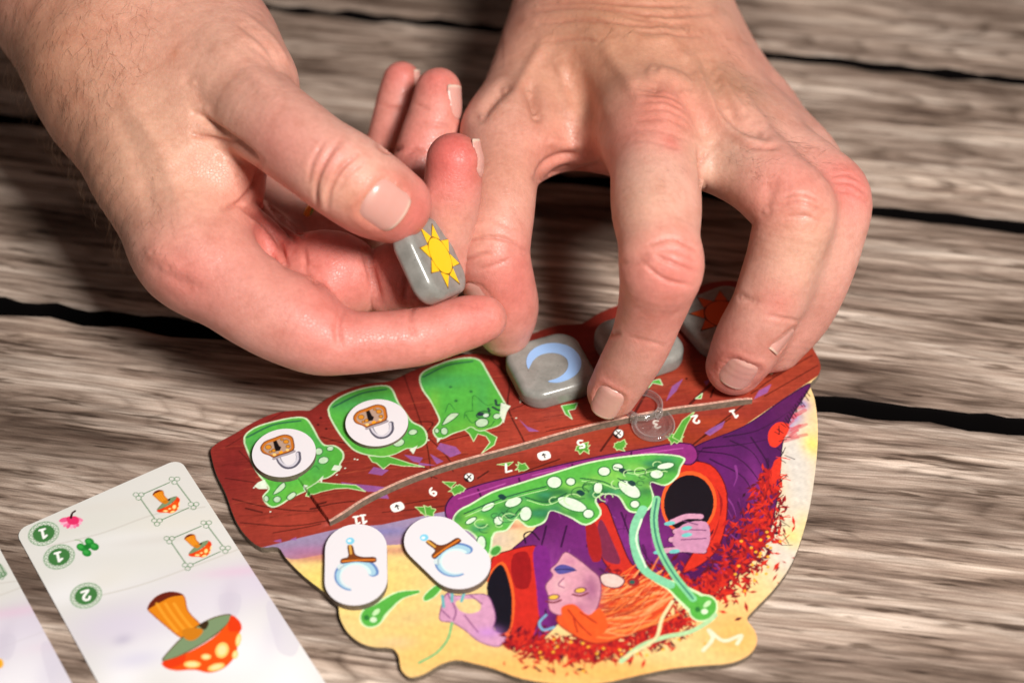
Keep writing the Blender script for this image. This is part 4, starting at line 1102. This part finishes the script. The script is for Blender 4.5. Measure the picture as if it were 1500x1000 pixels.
for u, v, ta in [(582, 742, 24), (797, 667, 18)]:
    c = pr.T([(u, v)])[0]; a = math.radians(ta); R = np.array([[math.cos(a), -math.sin(a)], [math.sin(a), math.cos(a)]])
    pr.fill(c + np.array([(-1.4, -1.1), (1.4, -1.1), (1.4, 1.1), (-1.4, 1.1)]) @ R.T, (248, 246, 240), True, mm=True)
    pr.line(c + np.array([(0, -.7), (0, .6)]) @ R.T, (20, 16, 20), .35, mm=True); pr.line(c + np.array([(-.5, .1), (0, .7), (.5, .1)]) @ R.T, (20, 16, 20), .3, mm=True, smooth=False)
for u, v in [(687, 699), (906, 635)]:
    pr.ell(u, v, 8, 7, 10, (20, 14, 18)); pr.fill([(u - 6.5, v - 1), (u - 2, v - 6), (u + 5, v - 5), (u + 7, v), (u + 4, v + 5), (u + 1, v + 6), (u - 1, v + 3)], (248, 246, 240))
    pr.line([(u - 3, v - 4), (u + 3, v + 2)], (20, 14, 18), .35); pr.line([(u + 3, v - 4), (u - 3, v + 2)], (20, 14, 18), .35)
pr.noise(0.035, 2.2, 2.2, 0, 12); pr.noise(0.03, 6, 6, 0, 9)

board = empty('game_board', (0, 0, 0))
tag(board, 'cut-out game board printed with a purple-robed figure under a red timber arch', 'game board')
slit_px = [(483, 769), (500, 761), (532, 740), (590, 712), (654, 689), (760, 660), (860, 632), (914, 620), (979, 607), (1040, 599), (1101, 590)]
slit = catmull(np.c_[np.array([at(u, v, BZ)[:2] for u, v in slit_px]), np.zeros(len(slit_px))], 6)[:, :2]
sl_t = np.r_[0, np.cumsum(np.linalg.norm(np.diff(slit, axis=0), axis=1))]
SL = sl_t[-1]
def lip_profile(t): return 2.3 * np.clip(np.minimum(t, SL - t) / 12.0 + 0.75, 0, 1)
def lift(V):
    best = np.full(len(V), 1e9); tt = np.zeros(len(V)); side = np.zeros(len(V))
    for i in range(len(slit) - 1):
        a, b = slit[i], slit[i + 1]; ab = b - a
        t = np.clip((V - a) @ ab / (ab @ ab), 0, 1)
        w = V - a - t[:, None] * ab
        d = np.linalg.norm(w, axis=1)
        m = d < best
        best[m] = d[m]; tt[m] = (sl_t[i] + t * np.linalg.norm(ab))[m]; side[m] = (ab[0] * w[:, 1] - ab[1] * w[:, 0])[m]
    endfade = np.exp(-np.maximum(0, np.where((tt < 0.01) | (tt > SL - 0.01), best, 0)) ** 2 / 9)
    for e, dv in ((0, slit[0] - slit[1]), (-1, slit[-1] - slit[-2])):
        dv = dv / np.linalg.norm(dv)
        w = V - slit[e]; beyond = w @ dv > 0
        perp = np.abs(w[:, 0] * -dv[1] + w[:, 1] * dv[0])
        near = np.linalg.norm(w, axis=1) < 25
        endfade = np.where(beyond & near & ((tt < 0.01) | (tt > SL - 0.01)), endfade * np.clip(perp / 4.0, 0, 1), endfade)
    return BZ + np.where(side > 0, lip_profile(tt) * np.exp(-(best / 15) ** 2) * endfade, 0)
card_print = print_mat('board_print', 0.42, 0.12)
edge_mat = flat_mat('grey_board_edge', srgb(120, 106, 90), 0.8, (900.0, 0.25))
sheet('printed_face', pr, bo, card_print, board, lift)
wall('board_edge', bo, 0.05, BZ, edge_mat, board)
nrm = np.gradient(slit, axis=0); nrm = np.c_[-nrm[:, 1], nrm[:, 0]]; nrm /= np.linalg.norm(nrm, axis=1, keepdims=True)
zt = BZ + lip_profile(sl_t) + 0.03
f0, f1 = slit - nrm * 0.28, slit + nrm * 0.30
n = len(slit)
Vs = np.vstack([np.c_[f0, np.full(n, BZ - 0.3)], np.c_[f0, zt - 0.12], np.c_[f0 + nrm * 0.12, zt], np.c_[f1, zt]])
idx = np.arange(4 * n).reshape(4, n)
Fs = np.stack([idx[:-1, :-1], idx[:-1, 1:], idx[1:, 1:], idx[1:, :-1]], -1).reshape(-1, 4)
fm = np.repeat([0, 1, 1], n - 1)
worn = flat_mat('worn_print_edge', srgb(196, 150, 132), 0.7, (1500.0, 0.3))
mesh_obj('slot_edge', Vs, Fs, [edge_mat, worn], board, smooth=False, face_mat=fm)
# ------------------------------------------------------------------ cardboard tokens
tok_print = print_mat('token_print', 0.38, 0.08)
tok_edge = flat_mat('token_edge', srgb(112, 98, 84), 0.8, (900.0, 0.2))
WHITE = (226, 223, 227)
def flat_token(name, poly, z0, z1, paint, label, cat, group=None):
    c = poly.mean(0)
    root = empty(name, (c[0], c[1], z0))
    q = Print(z1, poly.min(0) - 0.3, poly.max(0) + 0.3, 0.16, 2)
    q.img[:] = srgb(*WHITE)
    paint(q)
    f = sheet('printed_face', q, poly, tok_print, root)
    e = wall('token_edge', poly, z0, z1, tok_edge, root)
    for o in (f, e): o.matrix_parent_inverse = Matrix.Translation(-root.location)
    tag(root, label, cat, group)
    return root
def circle(c, r, n=64):
    t = np.linspace(0, 2 * math.pi, n + 1)[:-1]
    return np.c_[c[0] + r * np.cos(t), c[1] + r * np.sin(t)]
def padlock(q, u, v):
    g = lambda P: [(u + x, v + y) for x, y in P]
    q.line(g([(-6, 10), (-2, 18), (6, 24), (16, 23), (24, 15), (24, 4)]), (84, 82, 98), 1.25); q.line(g([(-5, 11), (-1, 17.5), (7, 22.6), (16, 21.5), (22.6, 14), (22.6, 4)]), (206, 204, 214), .6)
    q.fill(g([(-31, -4), (-26, -12), (-12, -18), (4, -23), (14, -20), (17, -12), (17, -2), (8, 3), (-6, 8), (-12, 10), (-18, 7), (-28, 3)]), (196, 112, 34), edge=(120, 60, 20), ew=.3)
    q.fill(g([(-27, -3), (-22, -10), (-10, -14), (3, -19), (11, -16), (13, -9), (13, -3), (4, 1), (-8, 5), (-14, 6), (-24, 2)]), (178, 150, 132))
    for x, y, r_ in [(-20, -5, 4.5), (-12, 0, 3), (-17, 2, 2), (6, -13, 4), (9, -6, 3), (0, -16, 2)]: q.ell(u + x, v + y, r_, r_ * .75, 0, (214, 140, 40), edge=(130, 80, 30), ew=.18)
    q.line(g([(-12, 12), (-2, 8), (8, 5), (18, 1)]), (160, 150, 156), .8); q.line(g([(-12, 10), (-2, 6), (8, 3), (17, -1)]), (92, 50, 20), .3)
    q.fill(g([(-13, -13), (-8, -15), (-4, -7), (-1, -5), (-3, 0), (-9, 1), (-11, -4)]), (16, 12, 14), False)
    q.ell(u - 11, v + 6, 2.6, 2, 0, (238, 200, 120)); q.ell(u + 8, v - 1, 2.4, 2, 0, (238, 200, 120)); q.fill(g([(-5, 2), (0, 0), (2, 3), (-3, 5)]), (240, 160, 30), False)
for (u, v), lab in (((416, 662.5), 'round white padlock token on the green slot at the end of the board'), ((552, 618.5), 'round white padlock token on the green slot next to the uncovered green slot')):
    c = at(u, v, BZ + 2)[:2]
    flat_token('padlock_token', circle(c, 8.0), BZ + 0.03, BZ + 2, lambda q, u=u, v=v: padlock(q, u - 3, v - 3), lab, 'token', 'round padlock tokens on the board')
def stadium(c, ang, W, L, n=20):
    t = np.linspace(-math.pi / 2, math.pi / 2, n)
    h = (L - W) / 2
    P = np.vstack([np.c_[h + W / 2 * np.cos(t), W / 2 * np.sin(t)], np.c_[-h - W / 2 * np.cos(t), -W / 2 * np.sin(t)]])
    R = np.array([[math.cos(ang), -math.sin(ang)], [math.sin(ang), math.cos(ang)]])
    return c + P @ R.T
def sickle(q, poly_c, ang, flip):
    """brown handle with a gem and a blue crescent, drawn in token millimetres: x along the token"""
    R = np.array([[math.cos(ang), -math.sin(ang)], [math.sin(ang), math.cos(ang)]])
    T = lambda P: poly_c + (np.array(P, float) * [1, flip]) @ R.T
    t = np.linspace(math.radians(100), math.radians(345), 22)
    for w, col, rad in ((2.6, (98, 134, 190), 4.4), (1.9, (164, 204, 222), 4.1), (.8, (208, 234, 234), 3.5)):
        P = np.c_[3.4 + rad * np.cos(t) * .98, -0.2 + rad * np.sin(t)]
        q.line(T(P[::-1][::-1]), col, w, mm=True, taper=True)
    q.fill(T([(-1.6, 4.6), (-.4, 4.6), (-.8, 0), (-.6, -3.6), (-1.6, -3.4), (-2.2, -1.8), (-5.6, -1.9), (-5.6, -1.0), (-2.8, -.2), (-1.9, 1.6)]), (122, 62, 26), mm=True, edge=(80, 36, 16), ew=.25)
    q.line(T([(-1.0, 4.4), (-1.1, 0), (-1.0, -3.2)]), (214, 120, 40), .5, mm=True); q.line(T([(-5.6, -1.45), (-3.2, -1.2)]), (214, 160, 70), .6, mm=True)
    q.fill(circle(T([(-7.0, -1.4)])[0], 1.05, 14), (130, 206, 232), False, mm=True); q.fill(circle(T([(-7.1, -1.6)])[0], .45, 12), (226, 246, 250), False, mm=True)
    q.fill(circle(T([(0.6, -3.6)])[0], 0.9, 12), (206, 222, 224), False, mm=True); q.line(T([(.2, -2.9), (1.6, -4.2)]), (140, 164, 176), .22, mm=True)
a0, a1 = at(521, 766, BZ + 2)[:2], at(521, 885, BZ + 2)[:2]
CW = np.linalg.norm(at(476, 825, BZ + 2) - at(567, 825, BZ + 2)); CL = np.linalg.norm(a1 - a0)
for (u, v), ang, lab in (((521.5, 825.5), math.atan2(*(a1 - a0)[::-1]), 'white oval sickle token overlapping the edge of the board beside the card'),
                         ((655, 808), math.radians(-49), 'white oval sickle token touching the green slime and the black sleeve on the board')):
    c = at(u, v, BZ + 2)[:2]
    flat_token('sickle_token', stadium(c, ang, CW, CL), BZ + 0.03, BZ + 2, lambda q, c=c, ang=ang: sickle(q, c, ang, 1), lab, 'token', 'oval sickle tokens on the board')

# ------------------------------------------------------------------ cards
card_pm = print_mat('card_print', 0.30, 0.05)
card_em = flat_mat('card_edge', srgb(206, 200, 194), 0.7)
def round_rect(c0, ex, ey, W, L, r, n=8):
    P = []
    for (cx, cy, a0) in ((W - r, L - r, 0), (r, L - r, 90), (r, r, 180), (W - r, r, 270)):
        for k in range(n + 1):
            a = math.radians(a0 + 90 * k / n); P.append((cx + r * math.cos(a), cy + r * math.sin(a)))
    P = np.array(P)
    return c0 + P[:, :1] * ex + P[:, 1:] * ey
CZ = 0.45
A0, B0 = at(20, 778, CZ)[:2], at(263, 671, CZ)[:2]
ex = norm(A0 - B0)
ey = np.array([-ex[1], ex[0]]); ey = ey if ey[1] < 0 else -ey
def mushroom(q, u, v, s):
    g = lambda P: [(u + (x - 1000) / 4.6875 * s, v + (y - 450) / 4.6875 * s) for x, y in P]
    q.fill(g([(640, 285), (690, 210), (780, 172), (880, 190), (915, 300), (1020, 430), (960, 500), (880, 490), (760, 400), (680, 330)]), (224, 132, 24), edge=(170, 84, 20), ew=.2 * s + .05)
    q.fill(g([(635, 290), (690, 208), (790, 168), (885, 190), (800, 205), (710, 250)]), (104, 34, 20))
    for x in (700, 760, 820): q.line(g([(x, 250), (x + 60, 340), (x + 140, 440)]), (240, 164, 50), .7 * s, a=.7)
    q.fill(g([(740, 640), (800, 560), (880, 480), (1020, 380), (1130, 335), (1210, 328), (1190, 385), (1080, 480), (950, 560), (820, 625)]), (124, 146, 108), edge=(96, 70, 30), ew=.3 * s)
    q.fill(g([(990, 400), (1040, 370), (1060, 380), (1030, 430)]), (60, 44, 24))
    q.fill(g([(880, 430), (1000, 420), (1020, 440), (960, 500), (900, 495)]), (206, 124, 26))
    q.fill(g([(735, 655), (830, 622), (960, 562), (1090, 482), (1195, 378), (1215, 330), (1270, 370), (1285, 420), (1255, 480), (1255, 560), (1220, 640), (1150, 700), (1060, 725), (960, 705), (830, 710), (760, 690)]), (232, 82, 20))
    q.fill(g([(735, 655), (830, 622), (900, 600), (880, 660), (800, 690), (760, 688)]), (224, 48, 20), a=.7); q.fill(g([(1195, 378), (1215, 330), (1270, 370), (1280, 430), (1200, 440)]), (224, 48, 20), a=.7)
    for x, y, a_, b_, an in [(1150, 570, 45, 55, 20), (1040, 615, 34, 20, 0), (945, 667, 58, 24, 0), (1110, 685, 60, 24, -15), (1262, 500, 18, 46, 10), (1240, 600, 20, 30, 15)]:
        p = g([(x, y)])[0]; q.ell(p[0], p[1], a_ / 4.6875 * s, b_ / 4.6875 * s, an, (250, 204, 110)); q.ell(p[0], p[1], a_ / 7.5 * s, b_ / 7.5 * s, an, (252, 224, 160))
def badge(q, ch, u, v, ang):
    c = q.T([(u, v)])[0]
    q.fill(circle(c, 3.8, 40), (150, 178, 148), False, mm=True); q.fill(circle(c, 3.55, 40), (214, 222, 208), False, mm=True)
    for k in range(18):
        a = k / 18 * 6.283; p = c + 3.15 * np.array([math.cos(a), math.sin(a)]); q.line(np.vstack([circle(p, .42, 8)]), (80, 124, 80), .14, mm=True, smooth=False)
    q.fill(circle(c, 2.65, 40), (66, 122, 64), False, mm=True)
    glyph(q, ch, u, v, 2.7, ang, (248, 248, 244), .62)
def knot(q, u, v):
    for dx, dy in ((-4, -2), (4, -2), (0, 3)):
        q.line([(u + dx + 4 * math.cos(a), v + dy + 3 * math.sin(a)) for a in np.linspace(0, 6.283, 10)], (70, 126, 72), .17, smooth=False)
def make_card(c0, paint, label):
    poly = round_rect(c0, ex, ey, 44.0, 92.0, 3.0)
    root = empty('card', (*poly.mean(0), 0))
    q = Print(CZ, poly.min(0) - 0.3, poly.max(0) + 0.3, 0.2, 2)
    q.img[:] = srgb(218, 217, 212)
    for k in range(26):                       # faint watercolour wash
        p = poly.mean(0) + (rng.random(2) - .5) * [60, 70]; u, v, _ = proj([p[0], p[1], CZ])
        q.soft(u, v, rng.uniform(40, 110), rng.uniform(10, 26), [(214, 214, 204), (236, 236, 238), (222, 218, 206)][k % 3], .5)
    paint(q)
    f = sheet('printed_face', q, poly, card_pm, root); e = wall('card_edge', poly, 0.05, CZ, card_em, root)
    for o in (f, e): o.matrix_parent_inverse = Matrix.Translation(-root.location)
    tag(root, label, 'card', 'mushroom cards on the table')
def washes(q, ox, oy):
    for u, v, ru, rv, c, a in [(180, 915, 90, 40, (208, 198, 222), .7), (380, 850, 70, 40, (206, 192, 218), .6), (300, 880, 80, 40, (220, 214, 230), .6), (340, 960, 90, 60, (238, 236, 240), .9), (180, 990, 40, 40, (240, 238, 242), .8), (335, 880, 14, 30, (200, 190, 206), .6), (400, 930, 18, 40, (206, 200, 218), .5), (180, 936, 14, 8, (172, 164, 190), .5), (420, 1000, 60, 60, (240, 238, 240), .9), (200, 965, 40, 14, (204, 200, 222), .6), (350, 836, 60, 8, (222, 190, 212), .6), (150, 850, 40, 20, (214, 210, 196), .5), (230, 790, 80, 8, (206, 202, 194), .5), (160, 740, 100, 8, (216, 212, 204), .5)]:
        q.soft(u + ox, v + oy, ru, rv, c, a)
    for pts in [[(70, 800), (150, 780), (230, 752), (300, 742)], [(110, 880), (200, 858), (280, 830), (360, 800)]]: q.line([(u + ox, v + oy) for u, v in pts], (200, 196, 188), .5, a=.6)
    for pts in [[(392, 880), (400, 930), (410, 955), (430, 960), (440, 935), (430, 885)], [(322, 870), (326, 900), (344, 905), (352, 870)]]: q.fill([(u + ox, v + oy) for u, v in pts], (204, 198, 212), a=.45)
def card_main(q):
    washes(q, 0, 0)
    badge(q, '1', 64, 781, 200); badge(q, '1', 86.5, 815, 200); badge(q, '2', 126, 871.5, 200)
    for k, a in enumerate(np.linspace(0.2, 2.9, 9)):
        q.ell(104 + 10 * math.cos(a), 759 + 7.5 * math.sin(a), 8, 3.4, math.degrees(a), [(240, 130, 168), (246, 176, 200), (232, 92, 140)][k % 3])
    q.fill([(98, 757), (112, 756), (116, 764), (108, 768), (100, 766)], (226, 50, 104)); q.line([(104, 758), (106, 751), (110, 748)], (60, 26, 30), .55)
    for dx, dy in ((-9, 1), (3, -7), (10, 0), (-1, 9)): q.ell(128 + dx, 800 + dy, 7.2, 5.6, 20, (36, 138, 52)); q.ell(127 + dx, 799 + dy, 4, 2.6, 20, (60, 164, 70))
    q.ell(128, 800, 5, 4, 0, (30, 120, 44)); q.line([(122, 795), (116, 791), (110, 790)], (150, 178, 140), .3)
    for P in ([(203, 726), (255.6, 703), (283.5, 740), (230, 764)], [(248, 790), (302, 767), (330, 804), (275, 829)]):
        for i in range(4):
            a, b = np.array(P[i]), np.array(P[(i + 1) % 4]); q.line([tuple(a + (b - a) * .13), tuple(a + (b - a) * .87)], (84, 128, 84), .26, smooth=False)
            knot(q, *P[i])
    mushroom(q, 246, 734.5, .29); mushroom(q, 292.5, 799, .29); mushroom(q, 293.3, 926, 1.0)
def card_side(q):
    washes(q, -245, 105); washes(q, -330, 60)
    q.fill([(-40, 800), (2, 826), (10, 842), (-10, 848)], (120, 160, 116), a=.5); knot(q, 2, 842); q.line([(-12, 850), (8, 842), (0, 826)], (84, 128, 84), .3, smooth=False)
    mushroom(q, -110, 940, 1.0); q.ell(0, 971, 5, 7, 0, (240, 176, 40))
make_card(B0 + ex * 0.0, card_main, 'white card with an orange mushroom and three green number badges')
p2 = at(-22, 763, CZ)[:2]
make_card(p2, card_side, 'white card beside the mushroom card, mostly past the edge of the view')

# ------------------------------------------------------------------ stones
def mk_stone():
    m, nt, bs = new_mat('grey_stone')
    tc = nd(nt, 'ShaderNodeTexCoord')
    n1 = nd(nt, 'ShaderNodeTexNoise', Scale=260.0, Detail=6.0, Roughness=0.65); n2 = nd(nt, 'ShaderNodeTexNoise', Scale=900.0, Detail=3.0); v = nd(nt, 'ShaderNodeTexVoronoi', Scale=420.0)
    oi = nd(nt, 'ShaderNodeObjectInfo'); ad = nd(nt, 'ShaderNodeVectorMath', operation='ADD')
    nt.links.new(tc.outputs['Object'], ad.inputs[0]); nt.links.new(oi.outputs['Random'], ad.inputs[1])
    for n in (n1, n2, v): nt.links.new(ad.outputs[0], n.inputs['Vector'])
    c1 = ramp2(nt, n1.outputs['Fac'], [(0.3, srgb(126, 125, 119)), (0.5, srgb(140, 139, 133)), (0.7, srgb(152, 151, 145))])
    c2 = ramp2(nt, v.outputs['Distance'], [(0.0, (0.45, 0.45, 0.45)), (0.12, (1, 1, 1))])
    c = mixc(nt, c1.outputs[0], c2.outputs[0], 0.3, 'MULTIPLY')
    c3 = ramp2(nt, n2.outputs['Fac'], [(0.26, (0.5, 0.5, 0.5)), (0.33, (1, 1, 1))])
    c = mixc(nt, c, c3.outputs[0], 0.7, 'MULTIPLY')
    nt.links.new(c, bs.inputs['Base Color'])
    bs.inputs['Roughness'].default_value = 0.22
    bump(nt, bs, n1.outputs['Fac'], 0.05, 0.0003)
    return m
stone_mat = mk_stone()
def stone_mesh(S=19.8, t=6.2, rc=5.2, re=1.9):
    prof = []
    for k in range(9):
        a = math.radians(-90 + 90 * k / 8); prof.append((re - re * math.cos(a), -t / 2 + re + re * math.sin(a)))
    for k in range(9):
        a = math.radians(90 * k / 8); prof.append((re - re * math.cos(a), t / 2 - re + re * math.sin(a)))
    prof = [(6.0, -t / 2 - 0.05)] + prof + [(6.0, t / 2 + 0.12)]
    ring = []
    for (cx, cy, a0) in ((1, 1, 0), (-1, 1, 90), (-1, -1, 180), (1, -1, 270)):
        for k in range(11):
            a = math.radians(a0 + 9 * k); ring.append((cx, cy, math.cos(a), math.sin(a)))
    rows = []
    for inset, z in prof:
        r = max(rc - inset, 0.6); h = S / 2 - inset - r
        # sides bow out a little
        rows.append([(cx * h + r * ca + 0.35 * ca * abs(ca), cy * h + r * sa + 0.35 * sa * abs(sa), z) for cx, cy, ca, sa in ring])
    n = len(ring); V = [p for row in rows for p in row]
    F = []
    for i in range(len(rows) - 1):
        for j in range(n): F.append([i * n + j, i * n + (j + 1) % n, (i + 1) * n + (j + 1) % n, (i + 1) * n + j])
    F.append(list(range(n))[::-1]); F.append([(len(rows) - 1) * n + j for j in range(n)])
    return V, F
SV, SF = stone_mesh()
def enamel(name, col): 
    m = flat_mat(name, srgb(*col), 0.35); return m
def decal(name, poly, z, mat, parent, th=0.12):
    """raised print: polygon extruded th above z"""
    poly = np.array(poly, float); n = len(poly)
    if np.sum(poly[:, 0] * np.roll(poly[:, 1], -1) - poly[:, 1] * np.roll(poly[:, 0], -1)) < 0: poly = poly[::-1]
    V = np.vstack([np.c_[poly, np.full(n, z - 0.1)], np.c_[poly, np.full(n, z + th)]])
    F = [[i, (i + 1) % n, (i + 1) % n + n, i + n] for i in range(n)] + [list(range(n, 2 * n))]
    return mesh_obj(name, V, F, mat, parent, smooth=False)
STZ = 3.1 + 0.19
def stone(M, label, emblem=None, cols=None):
    root = empty('stone_tile')
    root.matrix_world = M
    mesh_obj('stone', SV, SF, stone_mat, root)
    if emblem == 'moon':
        decal('moon_emblem', cols[0], STZ - 0.05, enamel('moon_blue', (150, 186, 232)), root)
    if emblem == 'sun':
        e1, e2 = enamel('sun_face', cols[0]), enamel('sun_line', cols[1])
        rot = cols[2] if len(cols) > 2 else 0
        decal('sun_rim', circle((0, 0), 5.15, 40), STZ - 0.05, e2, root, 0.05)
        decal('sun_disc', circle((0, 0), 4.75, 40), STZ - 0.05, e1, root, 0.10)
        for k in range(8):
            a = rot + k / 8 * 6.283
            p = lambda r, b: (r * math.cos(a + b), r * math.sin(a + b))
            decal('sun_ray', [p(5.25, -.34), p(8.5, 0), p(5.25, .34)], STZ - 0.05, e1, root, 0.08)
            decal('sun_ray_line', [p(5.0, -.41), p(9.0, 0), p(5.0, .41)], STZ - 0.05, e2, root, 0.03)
    tag(root, label, 'stone', 'grey stone tiles')
    return root
def lying(u, v, rz):
    c = at(u, v, BZ + 6.2)
    return Matrix.Translation(Vector((c[0], c[1], BZ + 0.55 + 3.1)) * MM) @ Matrix.Rotation(rz, 4, 'Z'), np.array([c[0], c[1]]), rz
M, c, rz = lying(806, 533, math.radians(21))
mo = [(774, 540), (771, 529), (777, 515), (794, 505), (815, 502.5), (835, 508), (848, 520), (851.5, 533), (846, 546), (833, 555), (816, 560), (803, 558.5), (815, 554.5), (826, 547.5), (832, 538), (831, 527), (822, 519.5), (808, 516.5), (792, 519.5), (781, 528)]
mo = closed(np.array([at(u, v, BZ + 6.9)[:2] for u, v in mo]), 3) - c
R = np.array([[math.cos(-rz), -math.sin(-rz)], [math.sin(-rz), math.cos(-rz)]])
stone(M, 'grey stone tile with a pale blue crescent moon lying on the board', 'moon', [mo @ R.T])
M, c, rz = lying(936, 497, math.radians(24))
stone(M, 'grey stone tile half hidden behind the pointing index finger, next to the moon stone')
M, c, rz = lying(1058, 462, math.radians(28))
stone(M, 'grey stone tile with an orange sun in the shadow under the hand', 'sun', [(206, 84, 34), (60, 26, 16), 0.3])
# the stone between thumb and index finger
b_ = norm(0.42 * CR - 0.91 * CU); c_ = norm(0.91 * CR + 0.42 * CU)
n_ = norm(-0.43 * CF + 0.90 * c_); a_ = np.cross(b_, n_)
ctr = at(644, 375, 47) - n_ * 3.1
M = Matrix((( *a_[:1], b_[0], n_[0], ctr[0] * MM), (a_[1], b_[1], n_[1], ctr[1] * MM), (a_[2], b_[2], n_[2], ctr[2] * MM), (0, 0, 0, 1)))
stone(M, 'grey stone tile with a bright yellow sun held between thumb and index finger', 'sun', [(255, 204, 20), (120, 80, 10), 0.39])

# ------------------------------------------------------------------ clear slider clip on the slot
clear, nt, bs = new_mat('clear_plastic')
tr = nd(nt, 'ShaderNodeBsdfTransparent'); tr.inputs[0].default_value = (0.96, 0.95, 0.94, 1)
gl = nd(nt, 'ShaderNodeBsdfGlossy'); gl.inputs['Roughness'].default_value = 0.06
lw = nd(nt, 'ShaderNodeLayerWeight'); lw.inputs[0].default_value = 0.35
rf = ramp2(nt, lw.outputs['Fresnel'], [(0.0, (0.06,) * 3), (0.6, (0.22,) * 3), (1.0, (0.4,) * 3)])
mx = nd(nt, 'ShaderNodeMixShader')
nt.links.new(rf.outputs[0], mx.inputs[0]); nt.links.new(tr.outputs[0], mx.inputs[1]); nt.links.new(gl.outputs[0], mx.inputs[2])
df = nd(nt, 'ShaderNodeBsdfDiffuse'); df.inputs[0].default_value = (0.9, 0.9, 0.9, 1)
rd = ramp2(nt, lw.outputs['Facing'], [(0.2, (0.03,) * 3), (1.0, (0.42,) * 3)])  # whitens the rims to imitate light caught in clear edges
m2 = nd(nt, 'ShaderNodeMixShader')
nt.links.new(rd.outputs[0], m2.inputs[0]); nt.links.new(mx.outputs[0], m2.inputs[1]); nt.links.new(df.outputs[0], m2.inputs[2])
nt.links.new(m2.outputs[0], nt.nodes['Material Output'].inputs['Surface'])
def ring_solid(name, prof, ctr, mat, parent, n=48):
    V, F = [], []
    m = len(prof)
    for k in range(n):
        a = 2 * math.pi * k / n
        for r, z in prof: V.append((ctr[0] + r * math.cos(a), ctr[1] + r * math.sin(a), z))
    for k in range(n):
        for j in range(m):
            F.append([k * m + j, ((k + 1) % n) * m + j, ((k + 1) % n) * m + (j + 1) % m, k * m + (j + 1) % m])
    return mesh_obj(name, V, F, mat, parent)
def disc_solid(name, prof, ctr, mat, parent, n=48):
    V, F = [], []
    m = len(prof)
    for k in range(n):
        a = 2 * math.pi * k / n
        for r, z in prof: V.append((ctr[0] + r * math.cos(a), ctr[1] + r * math.sin(a), z))
    for k in range(n):
        for j in range(m - 1):
            F.append([k * m + j, ((k + 1) % n) * m + j, ((k + 1) % n) * m + j + 1, k * m + j + 1])
    F.append([k * m for k in range(n)][::-1]); F.append([k * m + m - 1 for k in range(n)])
    return mesh_obj(name, V, F, mat, parent)
clip = empty('slider_clip', (0, 0, 0))
tag(clip, 'clear plastic slider clip on the board slot over the number three', 'clip')
lc = at(957, 620, BZ + 1.2)[:2]; uc = at(942, 589, BZ + 4.2)[:2]
z = BZ + 0.06
disc_solid('window', [(5.0, z), (5.4, z + .2), (5.6, z + .8), (5.45, z + 1.35), (5.0, z + 1.6), (4.6, z + 1.35), (4.4, z + .9), (3.9, z + .8)], lc, clear, clip)
z = BZ + 2.4
ring_solid('grip_ring', [(3.9, z), (4.8, z), (5.15, z + .4), (5.15, z + 1.3), (4.8, z + 1.8), (4.1, z + 1.8), (3.8, z + 1.3), (3.8, z + .4)], uc, clear, clip)
for u, v in ((929, 608), (966, 600)):
    p = at(u, v, BZ + 3.6)[:2]
    disc_solid('post', [(.9, BZ + 1.0), (.95, BZ + 3.3), (.75, BZ + 3.7), (.3, BZ + 3.85)], p, clear, clip, 20)

# ------------------------------------------------------------------ gold band on the ring finger
gold, nt, bs = new_mat('gold')
bs.inputs['Base Color'].default_value = (*srgb(214, 176, 96), 1); bs.inputs['Metallic'].default_value = 1.0; bs.inputs['Roughness'].default_value = 0.22
g0, g1 = at(450, 342, 21), at(490, 342, 24)
axr = norm(g1 - g0); gc = at(475, 341, 23)
e1 = norm(np.cross(axr, [0, 0, 1])); e2 = np.cross(axr, e1)
V, F = [], []
pf = [(-1.5, 8.3), (-1.5, 9.1), (-0.8, 9.45), (0.8, 9.45), (1.5, 9.1), (1.5, 8.3)]
for k in range(64):
    a = k / 64 * 6.2832
    for x, r_ in pf: V.append(gc + axr * x + r_ * (e1 * math.cos(a) + e2 * math.sin(a)))
for k in range(64):
    for j in range(6): F.append([k * 6 + j, ((k + 1) % 64) * 6 + j, ((k + 1) % 64) * 6 + (j + 1) % 6, k * 6 + (j + 1) % 6])
tag(mesh_obj('finger_ring', V, F, gold), 'plain gold band worn on the ring finger behind the thumb', 'ring')
